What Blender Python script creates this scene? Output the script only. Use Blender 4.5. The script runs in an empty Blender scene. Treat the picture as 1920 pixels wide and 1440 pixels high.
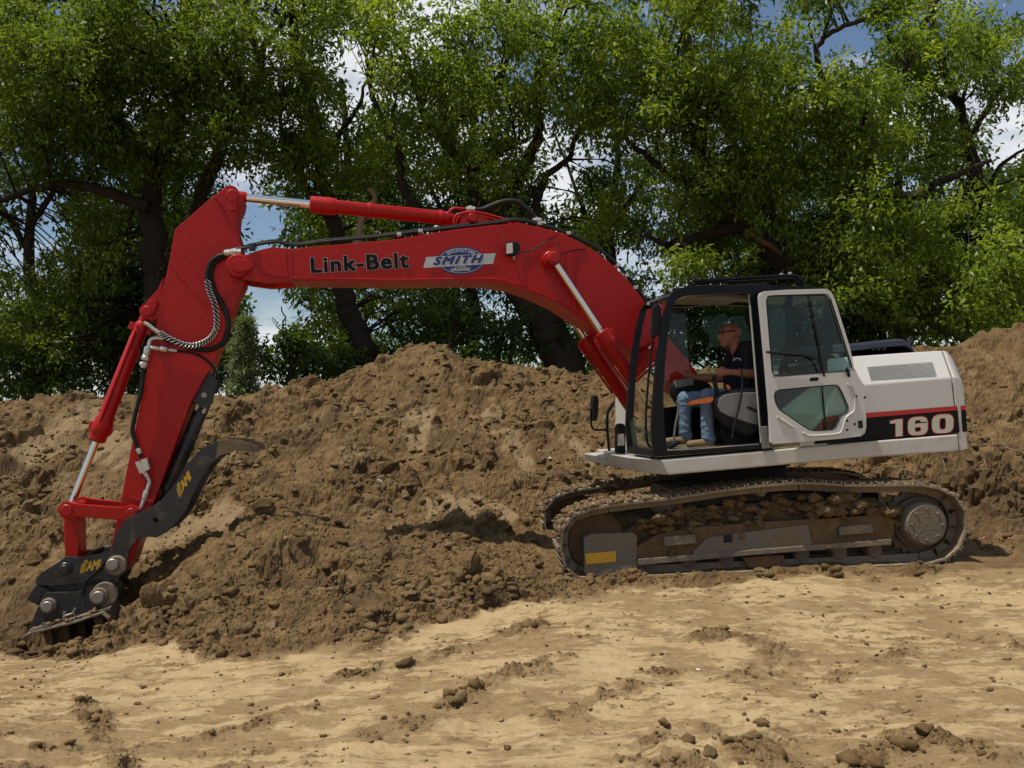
import bpy, bmesh, math
import numpy as np
from mathutils import Vector, Matrix
from mathutils.geometry import tessellate_polygon

# ------------------------------------------------------------------ camera
SC = bpy.context.scene
F, CAM_Z, HORIZON = 1830.0, 1.6, 773.0            # photograph pixels (1920 wide), metres
PITCH = math.atan((HORIZON - 720.0) / F)
cam = bpy.data.cameras.new('camera')
cam.lens, cam.sensor_width = 36 * F / 1920, 36
cam.clip_start, cam.clip_end = 0.05, 3000
camo = bpy.data.objects.new('camera', cam)
SC.collection.objects.link(camo)
camo.location = (0, 0, CAM_Z)
camo.rotation_euler = (math.radians(90) + PITCH, 0, 0)
SC.camera = camo

# ------------------------------------------------------------------ sky and sun
SUN = Vector((-0.33, -0.13, 0.935)).normalized()   # towards the sun
ELEV = math.asin(SUN.z)
world = bpy.data.worlds.new('World')
SC.world = world
world.use_nodes = True
nt = world.node_tree
nt.nodes.clear()
w_out = nt.nodes.new('ShaderNodeOutputWorld')
w_bg = nt.nodes.new('ShaderNodeBackground')
w_sky = nt.nodes.new('ShaderNodeTexSky')
w_sky.sky_type = 'NISHITA'
w_sky.sun_disc = False
w_sky.sun_elevation = ELEV
w_sky.sun_rotation = math.atan2(SUN.x, SUN.y)
w_sky.air_density, w_sky.dust_density, w_sky.ozone_density = 1.0, 0.8, 2.5
w_bg.inputs['Strength'].default_value = 0.098
w_tc = nt.nodes.new('ShaderNodeTexCoord')
w_map = nt.nodes.new('ShaderNodeMapping')
w_map.inputs['Scale'].default_value = (1.0, 1.0, 2.2)
w_noise = nt.nodes.new('ShaderNodeTexNoise')
w_noise.inputs['Scale'].default_value = 3.4
w_noise.inputs['Detail'].default_value = 8
w_noise.inputs['Roughness'].default_value = 0.58
w_ramp = nt.nodes.new('ShaderNodeValToRGB')
w_ramp.color_ramp.elements[0].position = 0.47
w_ramp.color_ramp.elements[1].position = 0.62
w_mix = nt.nodes.new('ShaderNodeMix')
w_mix.data_type = 'RGBA'
w_mix.inputs[7].default_value = (8.9, 9.1, 9.4, 1)
nt.links.new(w_tc.outputs['Generated'], w_map.inputs['Vector'])
nt.links.new(w_map.outputs['Vector'], w_noise.inputs['Vector'])
nt.links.new(w_noise.outputs['Fac'], w_ramp.inputs['Fac'])
nt.links.new(w_ramp.outputs['Color'], w_mix.inputs[0])
nt.links.new(w_sky.outputs['Color'], w_mix.inputs[6])
nt.links.new(w_mix.outputs[2], w_bg.inputs['Color'])
nt.links.new(w_bg.outputs['Background'], w_out.inputs['Surface'])

sun = bpy.data.lights.new('sun', 'SUN')
sun.energy, sun.angle, sun.color = 5.0, math.radians(0.53), (1.0, 0.935, 0.82)
suno = bpy.data.objects.new('sun', sun)
SC.collection.objects.link(suno)
suno.rotation_euler = SUN.to_track_quat('Z', 'Y').to_euler()

SC.view_settings.view_transform = 'Standard'
SC.view_settings.look = 'None'
SC.view_settings.gamma = 1
SC.view_settings.exposure = -0.10
SC.view_settings.use_curve_mapping = False
SC.render.engine = 'CYCLES'
SC.cycles.use_denoising = True
SC.render.filter_size = 1.15
SC.cycles.max_bounces = 6
SC.cycles.diffuse_bounces = 3
SC.cycles.glossy_bounces = 3
SC.cycles.transmission_bounces = 6
SC.cycles.transparent_max_bounces = 12
SC.cycles.caustics_reflective = False
SC.cycles.caustics_refractive = False

# ------------------------------------------------------------------ helpers
COL = SC.collection
CA, SA = math.cos(PITCH), math.sin(PITCH)


def ray(x, y):
    dx, dz = x - 960.0, 720.0 - y
    return Vector((dx, F * CA - dz * SA, F * SA + dz * CA))


def at(x, y, Y):
    """photo pixel at distance Y in front of the camera"""
    d = ray(x, y)
    return Vector((0, 0, CAM_Z)) + d * (Y / d.y)


def to_px(P):
    """world points (N,3) -> photo pixels"""
    x, y, z = P[:, 0], P[:, 1], P[:, 2] - CAM_Z
    f = y * CA + z * SA
    u = -y * SA + z * CA
    f = np.maximum(f, 1e-3)
    return 960 + F * x / f, 720 - F * u / f


class Frame:
    """a machine frame: U forward, V towards the operator's left side, up is world up"""

    def __init__(self, yaw, C):
        a = math.radians(yaw)
        self.U = Vector((-math.cos(a), -math.sin(a), 0))
        self.V = Vector((math.sin(a), -math.cos(a), 0))
        self.C = Vector(C)

    def on(self, x, y, v):
        d = ray(x, y)
        o = Vector((0, 0, CAM_Z))
        p = self.C + self.V * v
        t = (p - o).dot(self.V) / d.dot(self.V)
        return o + d * t

    def w(self, u, v, z):
        return Vector((self.C.x, self.C.y, 0)) + self.U * u + self.V * v + Vector((0, 0, z))

    def uz(self, x, y, v):
        p = self.on(x, y, v)
        return (p - self.C).dot(self.U), p.z


C0 = Vector((2.40, 10.70, 0))
HF = Frame(9.0, C0)      # upper body, boom, arm
UF = Frame(2.5, C0)      # undercarriage

ROOTS = {}


def tag(o, label=None, cat=None, group=None, kind=None):
    if label: o['label'] = label
    if cat: o['category'] = cat
    if group: o['group'] = group
    if kind: o['kind'] = kind
    return o


def empty(name, loc):
    o = bpy.data.objects.new(name, None)
    o.location = loc
    o.empty_display_size = 0.2
    COL.objects.link(o)
    ROOTS[o.name] = Vector(loc)
    return o


def origin_of(p):
    v = Vector((0, 0, 0))
    while p is not None:
        v += p.location
        p = p.parent
    return v


def mk(name, verts, faces, m, parent=None, bevel=0.0, smooth=35, seg=2, recalc=True, loc=None):
    """link world-space geometry as one mesh object"""
    off = Vector(loc) if loc is not None else Vector((0, 0, 0))
    base = origin_of(parent) + off
    me = bpy.data.meshes.new(name)
    me.from_pydata([tuple(Vector(v) - base) for v in verts], [], faces)
    if recalc:
        bm = bmesh.new()
        bm.from_mesh(me)
        bmesh.ops.recalc_face_normals(bm, faces=bm.faces)
        if bevel > 0:
            ed = [e for e in bm.edges if len(e.link_faces) == 2 and e.calc_face_angle(0) > 0.6]
            bmesh.ops.bevel(bm, geom=ed, offset=bevel, segments=seg, affect='EDGES', profile=0.5, clamp_overlap=True)
        bm.to_mesh(me)
        bm.free()
    for mm in (m if isinstance(m, (list, tuple)) else [m]):
        me.materials.append(mm)
    if smooth:
        me.polygons.foreach_set('use_smooth', [True] * len(me.polygons))
        me.set_sharp_from_angle(angle=math.radians(smooth))
    o = bpy.data.objects.new(name, me)
    if parent is not None: o.parent = parent
    o.location = off
    COL.objects.link(o)
    if bevel > 0 and smooth:
        wn = o.modifiers.new('wn', 'WEIGHTED_NORMAL')
        wn.keep_sharp = True
        wn.weight = 80
    return o


def mk_np(name, V, Fq, m, parent=None, smooth=False, attrs=None):
    """big numpy mesh; Fq (N,3) or (N,4)"""
    base = np.array(origin_of(parent))
    me = bpy.data.meshes.new(name)
    n, k = Fq.shape
    me.vertices.add(len(V))
    me.vertices.foreach_set('co', (V - base).astype(np.float32).ravel())
    me.loops.add(n * k)
    me.loops.foreach_set('vertex_index', Fq.astype(np.int32).ravel())
    me.polygons.add(n)
    me.polygons.foreach_set('loop_start', np.arange(0, n * k, k, dtype=np.int32))
    if smooth:
        me.polygons.foreach_set('use_smooth', np.ones(n, dtype=bool))
    for an, arr in (attrs or {}).items():
        a = me.attributes.new(an, 'FLOAT', 'POINT')
        a.data.foreach_set('value', arr.astype(np.float32))
    me.update(calc_edges=True)
    for mm in (m if isinstance(m, (list, tuple)) else [m]):
        me.materials.append(mm)
    o = bpy.data.objects.new(name, me)
    if parent is not None: o.parent = parent
    COL.objects.link(o)
    return o


def prism_geo(near, far, holes_near=(), holes_far=()):
    """two parallel outlines (lists of Vectors), optional holes"""
    verts, faces = [], []
    n = len(near)
    loops_n = [list(near)] + [list(h) for h in holes_near]
    loops_f = [list(far)] + [list(h) for h in holes_far]
    offs = []
    for L in loops_n:
        offs.append(len(verts)); verts += L
    nn = len(verts)
    for L in loops_f: verts += L
    if not holes_near:
        faces.append(list(range(n)))
        faces.append([nn + i for i in reversed(range(n))])
    else:
        for t in tessellate_polygon(loops_n):
            faces.append(list(t)); faces.append([nn + i for i in reversed(t)])
    for L, o in zip(loops_n, offs):
        k = len(L)
        for i in range(k):
            j = (i + 1) % k
            faces.append([o + i, o + j, nn + o + j, nn + o + i])
    return verts, faces


def prism(name, fr, poly, v1, v0, m, parent, bevel=0.012, holes=(), smooth=35, seg=2, loc=None):
    """outline traced in pixels on the plane v1, running back to plane v0"""
    near = [fr.on(x, y, v1) for x, y in poly]
    d = fr.V * (v1 - v0)
    hn = [[fr.on(x, y, v1) for x, y in h] for h in holes]
    vs, fs = prism_geo(near, [p - d for p in near], hn, [[p - d for p in h] for h in hn])
    return mk(name, vs, fs, m, parent, bevel=bevel, smooth=smooth, seg=seg, loc=loc)


def basis(d):
    d = d.normalized()
    a = Vector((0, 0, 1)) if abs(d.z) < 0.95 else Vector((1, 0, 0))
    s = d.cross(a).normalized()
    return s, s.cross(d).normalized()


def lathe_geo(p0, p1, prof, seg=20, hole=False):
    """revolve prof [(t along p0->p1 in metres, radius)] ; closed ends"""
    d = (p1 - p0).normalized()
    s, t = basis(d)
    vs, fs = [], []
    for (a, r) in prof:
        for k in range(seg):
            q = 2 * math.pi * k / seg
            vs.append(p0 + d * a + (s * math.cos(q) + t * math.sin(q)) * r)
    for i in range(len(prof) - 1):
        for k in range(seg):
            k2 = (k + 1) % seg
            fs.append([i * seg + k, i * seg + k2, (i + 1) * seg + k2, (i + 1) * seg + k])
    fs.append(list(range(seg)))
    fs.append([(len(prof) - 1) * seg + k for k in reversed(range(seg))])
    return vs, fs


def lathe(name, p0, p1, prof, m, parent, seg=20, bevel=0.0):
    vs, fs = lathe_geo(p0, p1, prof, seg)
    return mk(name, vs, fs, m, parent, bevel=bevel, smooth=40)


def catmull(pts, sub=6):
    pts = [Vector(p) for p in pts]
    if len(pts) < 3: return pts
    out = []
    P = [pts[0] * 2 - pts[1]] + pts + [pts[-1] * 2 - pts[-2]]
    for i in range(1, len(P) - 2):
        a, b, c, d = P[i - 1], P[i], P[i + 1], P[i + 2]
        for k in range(sub):
            t = k / sub
            out.append(0.5 * ((2 * b) + (c - a) * t + (2 * a - 5 * b + 4 * c - d) * t * t + (3 * b - a - 3 * c + d) * t ** 3))
    out.append(pts[-1])
    return out


def tube_geo(pts, radii, seg=8, cap=True):
    pts = [Vector(p) for p in pts]
    n = len(pts)
    if not hasattr(radii, '__len__'): radii = [radii] * n
    vs, fs = [], []
    ref = None
    for i, p in enumerate(pts):
        d = (pts[min(i + 1, n - 1)] - pts[max(i - 1, 0)])
        if d.length < 1e-9: d = Vector((0, 0, 1))
        d.normalize()
        if ref is None:
            s, t = basis(d)
        else:
            s = (ref - d * ref.dot(d))
            if s.length < 1e-6: s, _ = basis(d)
            s.normalize()
            t = d.cross(s)
        ref = s
        for k in range(seg):
            q = 2 * math.pi * k / seg
            vs.append(p + (s * math.cos(q) + t * math.sin(q)) * radii[i])
    for i in range(n - 1):
        for k in range(seg):
            k2 = (k + 1) % seg
            fs.append([i * seg + k, i * seg + k2, (i + 1) * seg + k2, (i + 1) * seg + k])
    if cap:
        fs.append(list(range(seg)))
        fs.append([(n - 1) * seg + k for k in reversed(range(seg))])
    return vs, fs


def tube(name, pts, r, m, parent, seg=10, sub=6, smooth=60):
    P = catmull(pts, sub) if sub > 1 else pts
    vs, fs = tube_geo(P, r, seg)
    return mk(name, vs, fs, m, parent, smooth=smooth)


def join_geo(parts):
    vs, fs = [], []
    for v, f in parts:
        o = len(vs)
        vs += list(v)
        fs += [[i + o for i in q] for q in f]
    return vs, fs


def box_geo(c, ax, ay, az, hx, hy, hz):
    vs = [c + ax * (sx * hx) + ay * (sy * hy) + az * (sz * hz) for sx in (-1, 1) for sy in (-1, 1) for sz in (-1, 1)]
    fs = [[0, 1, 3, 2], [4, 6, 7, 5], [0, 4, 5, 1], [2, 3, 7, 6], [0, 2, 6, 4], [1, 5, 7, 3]]
    return vs, fs


# ------------------------------------------------------------------ numpy noise
def _hash(ix, iy, seed):
    h = (ix.astype(np.int64) * 374761393 + iy.astype(np.int64) * 668265263 + seed * 974634777) & 0xFFFFFFFF
    h = ((h ^ (h >> 13)) * 1274126177) & 0xFFFFFFFF
    h = (h ^ (h >> 16)) & 0xFFFFFFFF
    return h


_PERM = np.random.default_rng(3).permutation(256).astype(np.int32)
_PERM = np.concatenate([_PERM, _PERM, _PERM])
_GX = np.cos(np.arange(256) / 256 * 2 * np.pi * 7.0 + .3).astype(np.float32)
_GY = np.sin(np.arange(256) / 256 * 2 * np.pi * 7.0 + .3).astype(np.float32)


def vnoise(x, y, seed=0):
    fx0, fy0 = np.floor(x), np.floor(y)
    ix, iy = fx0.astype(np.int32) + seed * 31, fy0.astype(np.int32) + seed * 57
    fx, fy = (x - fx0).astype(np.float32), (y - fy0).astype(np.float32)
    ux, uy = fx * fx * (3 - 2 * fx), fy * fy * (3 - 2 * fy)
    ix0, ix1, iy0, iy1 = ix & 255, (ix + 1) & 255, iy & 255, (iy + 1) & 255
    p0, p1 = _PERM[ix0], _PERM[ix1]

    def g(p, iy_, dx, dy):
        k = _PERM[p + iy_]
        return _GX[k] * dx + _GY[k] * dy
    a, b, c, d = g(p0, iy0, fx, fy), g(p1, iy0, fx - 1, fy), g(p0, iy1, fx, fy - 1), g(p1, iy1, fx - 1, fy - 1)
    a = a + (b - a) * ux
    c = c + (d - c) * ux
    return 1.5 * (a + (c - a) * uy)


def fbm(x, y, oct=4, seed=0, gain=0.5, lac=2.03):
    s, a = np.zeros_like(x), 1.0
    for o in range(oct):
        s += a * vnoise(x, y, seed + o * 17)
        x, y, a = x * lac + 5.3, y * lac + 1.7, a * gain
    return s


def lumps(x, y, seed=0, fill=0.75):
    """rounded, angular clods: height of a dome in each cell, 0..1"""
    ix, iy = np.floor(x), np.floor(y)
    best = np.zeros_like(x)
    for ox in (-1, 0, 1):
        for oy in (-1, 0, 1):
            h1 = _hash(ix + ox, iy + oy, seed) / 4294967296.0
            h2 = _hash(ix + ox, iy + oy, seed + 5) / 4294967296.0
            h3 = _hash(ix + ox, iy + oy, seed + 9) / 4294967296.0
            h4 = _hash(ix + ox, iy + oy, seed + 13) / 4294967296.0
            dx, dy = x - (ix + ox + h1), y - (iy + oy + h2)
            ang = h3 * 6.283
            ex, ey = dx * np.cos(ang) + dy * np.sin(ang), -dx * np.sin(ang) + dy * np.cos(ang)
            r = (0.2 + 0.5 * h4) * (h3 < fill)
            d2 = (ex * ex + (ey * 1.35) ** 2) / np.maximum(r * r, 1e-4)
            best = np.maximum(best, np.sqrt(np.clip(1 - d2, 0, 1)) * r * 1.4)
    return best


def sstep(a, b, x):
    t = np.clip((x - a) / (b - a), 0, 1)
    return t * t * (3 - 2 * t)


# ------------------------------------------------------------------ materials
def node(nt, kind, **kw):
    n = nt.nodes.new(kind)
    for k, v in kw.items():
        if k.startswith('i_'):
            n.inputs[k[2:].replace('_', ' ')].default_value = v
        else:
            setattr(n, k, v)
    return n


def rgba(c): return (c[0], c[1], c[2], 1.0)


DUST = (0.30, 0.21, 0.115)


def surf(name, col, rough=0.5, metal=0.0, col2=None, nscale=6.0, dust=0.0, dscale=3.5, bump=0.0, bscale=60.0, coat=0.0, rough_var=0.12, dust_col=DUST, spec=0.5):
    """paint, steel, cloth ... : colour variation, dirt patches and fine relief"""
    m = bpy.data.materials.new(name)
    m.use_nodes = True
    nt = m.node_tree
    b = nt.nodes['Principled BSDF']
    tc = node(nt, 'ShaderNodeTexCoord')
    n1 = node(nt, 'ShaderNodeTexNoise', i_Scale=nscale, i_Detail=6.0, i_Roughness=0.6)
    nt.links.new(tc.outputs['Object'], n1.inputs['Vector'])
    mix = node(nt, 'ShaderNodeMix', data_type='RGBA')
    c2 = col2 or tuple(c * 0.82 for c in col)
    mix.inputs[6].default_value, mix.inputs[7].default_value = rgba(col), rgba(c2)
    nt.links.new(n1.outputs['Fac'], mix.inputs[0])
    out = mix.outputs[2]
    rr = node(nt, 'ShaderNodeMapRange', i_To_Min=max(rough - rough_var, 0.03), i_To_Max=min(rough + rough_var, 1.0))
    nt.links.new(n1.outputs['Fac'], rr.inputs['Value'])
    rout = rr.outputs['Result']
    if dust > 0:
        n2 = node(nt, 'ShaderNodeTexNoise', i_Scale=dscale, i_Detail=9.0, i_Roughness=0.68)
        nt.links.new(tc.outputs['Object'], n2.inputs['Vector'])
        mr = node(nt, 'ShaderNodeMapRange')
        mr.inputs['From Min'].default_value = 0.68 - 0.42 * dust
        mr.inputs['From Max'].default_value = 0.98 - 0.42 * dust
        mr.inputs['To Max'].default_value = min(1.0, 0.35 + dust * 0.6)
        nt.links.new(n2.outputs['Fac'], mr.inputs['Value'])
        mix2 = node(nt, 'ShaderNodeMix', data_type='RGBA')
        mix2.inputs[7].default_value = rgba(dust_col)
        nt.links.new(mr.outputs['Result'], mix2.inputs[0])
        nt.links.new(out, mix2.inputs[6])
        out = mix2.outputs[2]
        mx = node(nt, 'ShaderNodeMix', data_type='FLOAT')
        nt.links.new(mr.outputs['Result'], mx.inputs[0])
        nt.links.new(rout, mx.inputs[2])
        mx.inputs[3].default_value = 0.9
        rout = mx.outputs[0]
    nt.links.new(out, b.inputs['Base Color'])
    nt.links.new(rout, b.inputs['Roughness'])
    b.inputs['Metallic'].default_value = metal
    b.inputs['Specular IOR Level'].default_value = spec
    if coat: b.inputs['Coat Weight'].default_value = coat; b.inputs['Coat Roughness'].default_value = 0.12
    if bump > 0:
        n3 = node(nt, 'ShaderNodeTexNoise', i_Scale=bscale, i_Detail=5.0)
        nt.links.new(tc.outputs['Object'], n3.inputs['Vector'])
        bp = node(nt, 'ShaderNodeBump', i_Strength=bump, i_Distance=0.02)
        nt.links.new(n3.outputs['Fac'], bp.inputs['Height'])
        nt.links.new(bp.outputs['Normal'], b.inputs['Normal'])
    return m


def glass_mat(name, tint, gloss=0.9, haze=0.0, haze_col=(0.3, 0.35, 0.3)):
    m = bpy.data.materials.new(name)
    m.use_nodes = True
    nt = m.node_tree
    nt.nodes.clear()
    out = node(nt, 'ShaderNodeOutputMaterial')
    tr = node(nt, 'ShaderNodeBsdfTransparent'); tr.inputs['Color'].default_value = rgba(tint)
    gl = node(nt, 'ShaderNodeBsdfGlossy', i_Roughness=0.02); gl.inputs['Color'].default_value = (gloss, gloss, gloss, 1)
    fr = node(nt, 'ShaderNodeFresnel', i_IOR=1.5)
    mx = node(nt, 'ShaderNodeMixShader')
    nt.links.new(fr.outputs[0], mx.inputs[0])
    nt.links.new(tr.outputs[0], mx.inputs[1])
    nt.links.new(gl.outputs[0], mx.inputs[2])
    res = mx.outputs[0]
    if haze > 0:     # greenish reflection painted as a diffuse film on the pane
        tc = node(nt, 'ShaderNodeTexCoord')
        n = node(nt, 'ShaderNodeTexNoise', i_Scale=5.0, i_Detail=6.0)
        nt.links.new(tc.outputs['Object'], n.inputs['Vector'])
        mr = node(nt, 'ShaderNodeMapRange', i_To_Min=haze * 0.5, i_To_Max=haze * 1.5)
        nt.links.new(n.outputs['Fac'], mr.inputs['Value'])
        df = node(nt, 'ShaderNodeBsdfDiffuse'); df.inputs['Color'].default_value = rgba(haze_col)
        m2 = node(nt, 'ShaderNodeMixShader')
        nt.links.new(mr.outputs['Result'], m2.inputs[0])
        nt.links.new(res, m2.inputs[1])
        nt.links.new(df.outputs[0], m2.inputs[2])
        res = m2.outputs[0]
    nt.links.new(res, out.inputs['Surface'])
    return m


M = {}
M['red'] = surf('red_paint', (0.38, 0.0070, 0.0055), 0.42, col2=(0.325, 0.0055, 0.0045), nscale=3.5, dust=0.19, dscale=7.0, coat=0.05, bump=0.03, bscale=9, spec=0.25)
M['red_dusty'] = surf('red_paint_dusty', (0.38, 0.008, 0.008), 0.45, col2=(0.3, 0.007, 0.007), nscale=3.0, dust=0.3, dscale=6.0, spec=0.3)
M['white'] = surf('white_paint', (0.54, 0.535, 0.51), 0.36, col2=(0.49, 0.48, 0.45), nscale=1.6, dust=0.14, dscale=2.4, coat=0.25)
M['white_dirty'] = surf('white_paint_dirty', (0.53, 0.52, 0.49), 0.42, col2=(0.45, 0.43, 0.385), nscale=2.2, dust=0.40, dscale=3.2, coat=0.15)
M['cab'] = surf('black_gloss_paint', (0.007, 0.008, 0.011), 0.2, nscale=5, dust=0.03, dscale=7, spec=0.18)
M['hood'] = surf('dark_blue_grey_plastic', (0.020, 0.024, 0.036), 0.42, nscale=4, dust=0.2, dscale=4)
M['black_steel'] = surf('black_painted_steel', (0.018, 0.019, 0.022), 0.42, nscale=6, dust=0.33, dscale=5, bump=0.15, bscale=40)
M['worn_steel'] = surf('worn_dirty_steel', (0.13, 0.115, 0.095), 0.65, metal=0.1, nscale=8, dust=0.72, dscale=6, bump=0.3, bscale=50)
M['pin'] = surf('bare_steel_pin', (0.34, 0.31, 0.27), 0.45, metal=0.6, nscale=14, dust=0.5, dscale=16, bump=0.2, bscale=60)
M['chrome'] = surf('chrome_rod', (0.82, 0.81, 0.80), 0.13, metal=1.0, col2=(0.72, 0.71, 0.70), rough_var=0.04)
M['rubber'] = surf('black_hose_rubber', (0.010, 0.010, 0.011), 0.55, nscale=20, dust=0.10, dscale=14, spec=0.25)
M['zinc'] = surf('zinc_fitting', (0.56, 0.55, 0.52), 0.38, metal=0.7, nscale=25, dust=0.15)
M['track'] = surf('track_steel', (0.17, 0.145, 0.115), 0.5, metal=0.25, nscale=10, dust=0.85, dscale=7, bump=0.5, bscale=45, dust_col=(0.36, 0.26, 0.15))
M['track_frame'] = surf('track_frame_paint', (0.165, 0.15, 0.125), 0.7, nscale=5, dust=0.80, dscale=4.5, bump=0.8, bscale=30, dust_col=(0.185, 0.125, 0.066))
M['mud'] = surf('dried_mud', (0.205, 0.135, 0.068), 0.95, col2=(0.11, 0.07, 0.035), nscale=9, bump=0.7, bscale=70, spec=0.2)
M['mud_film'] = surf('mud_coated_steel', (0.175, 0.112, 0.055), 0.92, col2=(0.075, 0.047, 0.024), nscale=7, dust=0.45, dscale=5, bump=1.0, bscale=22, spec=0.2, dust_col=(0.25, 0.17, 0.09))
M['dark_gap'] = surf('dark_interior_steel', (0.010, 0.009, 0.008), 0.8)
M['yellow'] = surf('yellow_reflector', (0.72, 0.38, 0.02), 0.4, nscale=15, dust=0.28, dscale=12)
M['decal_black'] = surf('decal_black', (0.006, 0.006, 0.007), 0.5, spec=0.15)
M['decal_red'] = surf('decal_red', (0.46, 0.012, 0.012), 0.35)
M['decal_cream'] = surf('decal_cream', (0.55, 0.52, 0.43), 0.4)
M['decal_blue'] = surf('decal_blue', (0.012, 0.022, 0.16), 0.35)
M['decal_silver'] = surf('decal_silver', (0.46, 0.48, 0.49), 0.35)
M['decal_yellow'] = surf('decal_yellow', (0.62, 0.36, 0.025), 0.45)
M['grey_plastic'] = surf('grey_plastic', (0.17, 0.165, 0.16), 0.5, dust=0.2)
M['dark_plastic'] = surf('dark_plastic', (0.012, 0.012, 0.014), 0.6, dust=0.06, spec=0.2)
M['orange'] = surf('orange_plastic', (0.75, 0.17, 0.02), 0.4)
M['glass'] = glass_mat('clear_window_glass', (0.80, 0.90, 0.84))
M['glass_front'] = glass_mat('painted_sheen_windscreen', (0.60, 0.78, 0.66), haze=0.16, haze_col=(0.22, 0.30, 0.22))
M['glass_door'] = glass_mat('tinted_door_glass', (0.50, 0.72, 0.62))
M['lens'] = surf('lamp_lens', (0.62, 0.60, 0.52), 0.15)
M['mirror'] = surf('mirror_glass', (0.25, 0.25, 0.25), 0.15, metal=0.9)

# ------------------------------------------------------------------ terrain
RNG = np.random.default_rng(11)
_ctrl = []


def shards(x, y, seed=0, tilt=1.0):
    """broken, angular clods: every Voronoi cell is its own tilted facet, -1..1"""
    ix, iy = np.floor(x), np.floor(y)
    bd, b2 = np.full(x.shape, 9.0), np.full(x.shape, 9.0)
    out = np.zeros_like(x)
    for ox in (-1, 0, 1):
        for oy in (-1, 0, 1):
            h = _hash(ix + ox, iy + oy, seed)
            h1, h2 = (h & 0xFFFF) / 65536.0, ((h >> 16) & 0xFFFF) / 65536.0
            g = _hash(ix + ox, iy + oy, seed + 7)
            h3, h4, h5 = (g & 0x3FF) / 1023.0, ((g >> 10) & 0x3FF) / 1023.0, ((g >> 20) & 0x3FF) / 1023.0
            dx, dy = x - (ix + ox + h1), y - (iy + oy + h2)
            d = np.sqrt(dx * dx + dy * dy) - 0.22 * h3
            k = d < bd
            b2 = np.where(k, bd, np.minimum(b2, d))
            bd = np.where(k, d, bd)
            out = np.where(k, (h3 * 1.3 - .25) + tilt * ((h4 - .5) * dx + (h5 - .5) * dy) * 2.2 - 0.5 * np.maximum(d, 0), out)
    e = np.clip((b2 - bd) / 0.30, 0, 1)
    return out * e * (2 - e) - .12 * (1 - e)


def cp(x, y, Y):
    p = at(x, y, Y)
    _ctrl.append((p.x, p.y, p.z))


# crest of the long heap behind the machine, its back, its slope
for q in [(-260, 765, 13.5), (0, 766, 13.5), (100, 758, 13.8), (200, 764, 14.0), (310, 770, 14.2), (400, 744, 14.7), (500, 738, 15.0),
          (600, 718, 15.3), (690, 698, 15.6), (740, 670, 15.8), (790, 655, 16.0), (840, 663, 16.0), (880, 674, 16.0), (950, 678, 15.8),
          (1010, 692, 15.6), (1080, 708, 15.4), (1150, 700, 15.2), (1250, 712, 15.0), (1400, 715, 15.0), (1600, 695, 15.0), (1745, 656, 15.0),
          (1830, 647, 15.0), (1880, 624, 15.2), (1930, 614, 15.4), (2150, 600, 15.6)]:
    cp(*q)
    p = at(*q)
    k = (p.y + 3.2) / p.y
    _ctrl.append((p.x * k, p.y * k, p.z * 0.45))
for q in [(0, 850, 12.6), (300, 850, 12.8), (500, 850, 13.0), (800, 850, 13.1), (1050, 850, 13.0), (1900, 740, 13.9), (1900, 815, 13.0),
          (700, 760, 14.4), (1000, 765, 14.3), (0, 935, 11.8), (350, 930, 11.7), (500, 930, 11.5), (800, 930, 11.8), (1000, 935, 11.9),
          (0, 1025, 10.9), (350, 1010, 10.5), (700, 1000, 10.6), (900, 1005, 10.7), (1010, 1020, 10.6),
          (1650, 880, 12.7), (1350, 880, 12.7), (1850, 990, 11.5), (2000, 990, 11.5), (1850, 850, 12.4), (2000, 850, 12.4),
          (1070, 1091, 9.2), (1250, 1085, 9.2), (1400, 1079, 9.2), (1750, 1067, 9.3), (1930, 1050, 9.7), (2150, 1045, 9.8),
          # spoil beside the bucket
          (440, 1005, 9.3), (540, 985, 9.3), (640, 1000, 9.6), (540, 1205, 7.4), (680, 1190, 7.4), (800, 1150, 8.0), (800, 1045, 9.3),
          (300, 1090, 9.0), (300, 1190, 7.9), (430, 1065, 8.7), (650, 1090, 8.6), (1000, 1062, 9.3), (430, 1130, 8.1), (540, 1130, 8.1),
          # the dug hollow under the bucket
          (130, 1215, 9.4), (60, 1210, 9.6), (0, 1150, 10.2), (240, 1178, 9.2), (-150, 1180, 10.0), (0, 1232, 8.0), (130, 1226, 8.2), (250, 1208, 8.2),
          (0, 1300, 6.4), (0, 1440, 4.6), (-250, 1300, 6.5)]:
    cp(*q)
for q in [(1.4, 10.6, .05), (3.0, 10.6, .10), (4.5, 10.6, .16), (3.0, 11.9, .18), (4.6, 11.9, .28), (1.3, 11.6, .12), (-2, 3, 0), (0, 3, 0), (3, 3, 0),
          (-3, 5, -.05), (0, 5, 0), (3, 5, 0), (5, 5, 0), (0, 7, 0), (2, 7, 0), (4, 7, .03), (7, 7, .05), (1, 8.4, .02), (3, 8.4, .05), (5, 8.4, .1),
          (0, 0, 0), (8, 2, 0), (-8, 2, 0), (-7, 6, -.2), (9, 9, .2), (-12, 23, .3), (0, 23, .4), (12, 23, .4), (20, 16, 1.6), (-18, 14, 1.0), (0, 0 - 8, 0), (-12, -5, 0), (12, -5, 0),
          (-30, 30, .2), (30, 30, .3), (0, 34, .3)]:
    _ctrl.append(q)
_ctrl = np.array(_ctrl)


def _tps(d2): return 0.5 * d2 * np.log(d2 + 1e-9)


def _solve():
    P = _ctrl[:, :2]
    n = len(P)
    d2 = ((P[:, None] - P[None]) ** 2).sum(-1)
    A = np.zeros((n + 3, n + 3))
    A[:n, :n] = _tps(d2) + np.eye(n) * 0.012
    A[:n, n] = A[n, :n] = 1
    A[:n, n + 1:] = P
    A[n + 1:, :n] = P.T
    return np.linalg.solve(A, np.concatenate([_ctrl[:, 2], np.zeros(3)]))


_W = _solve()


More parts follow.
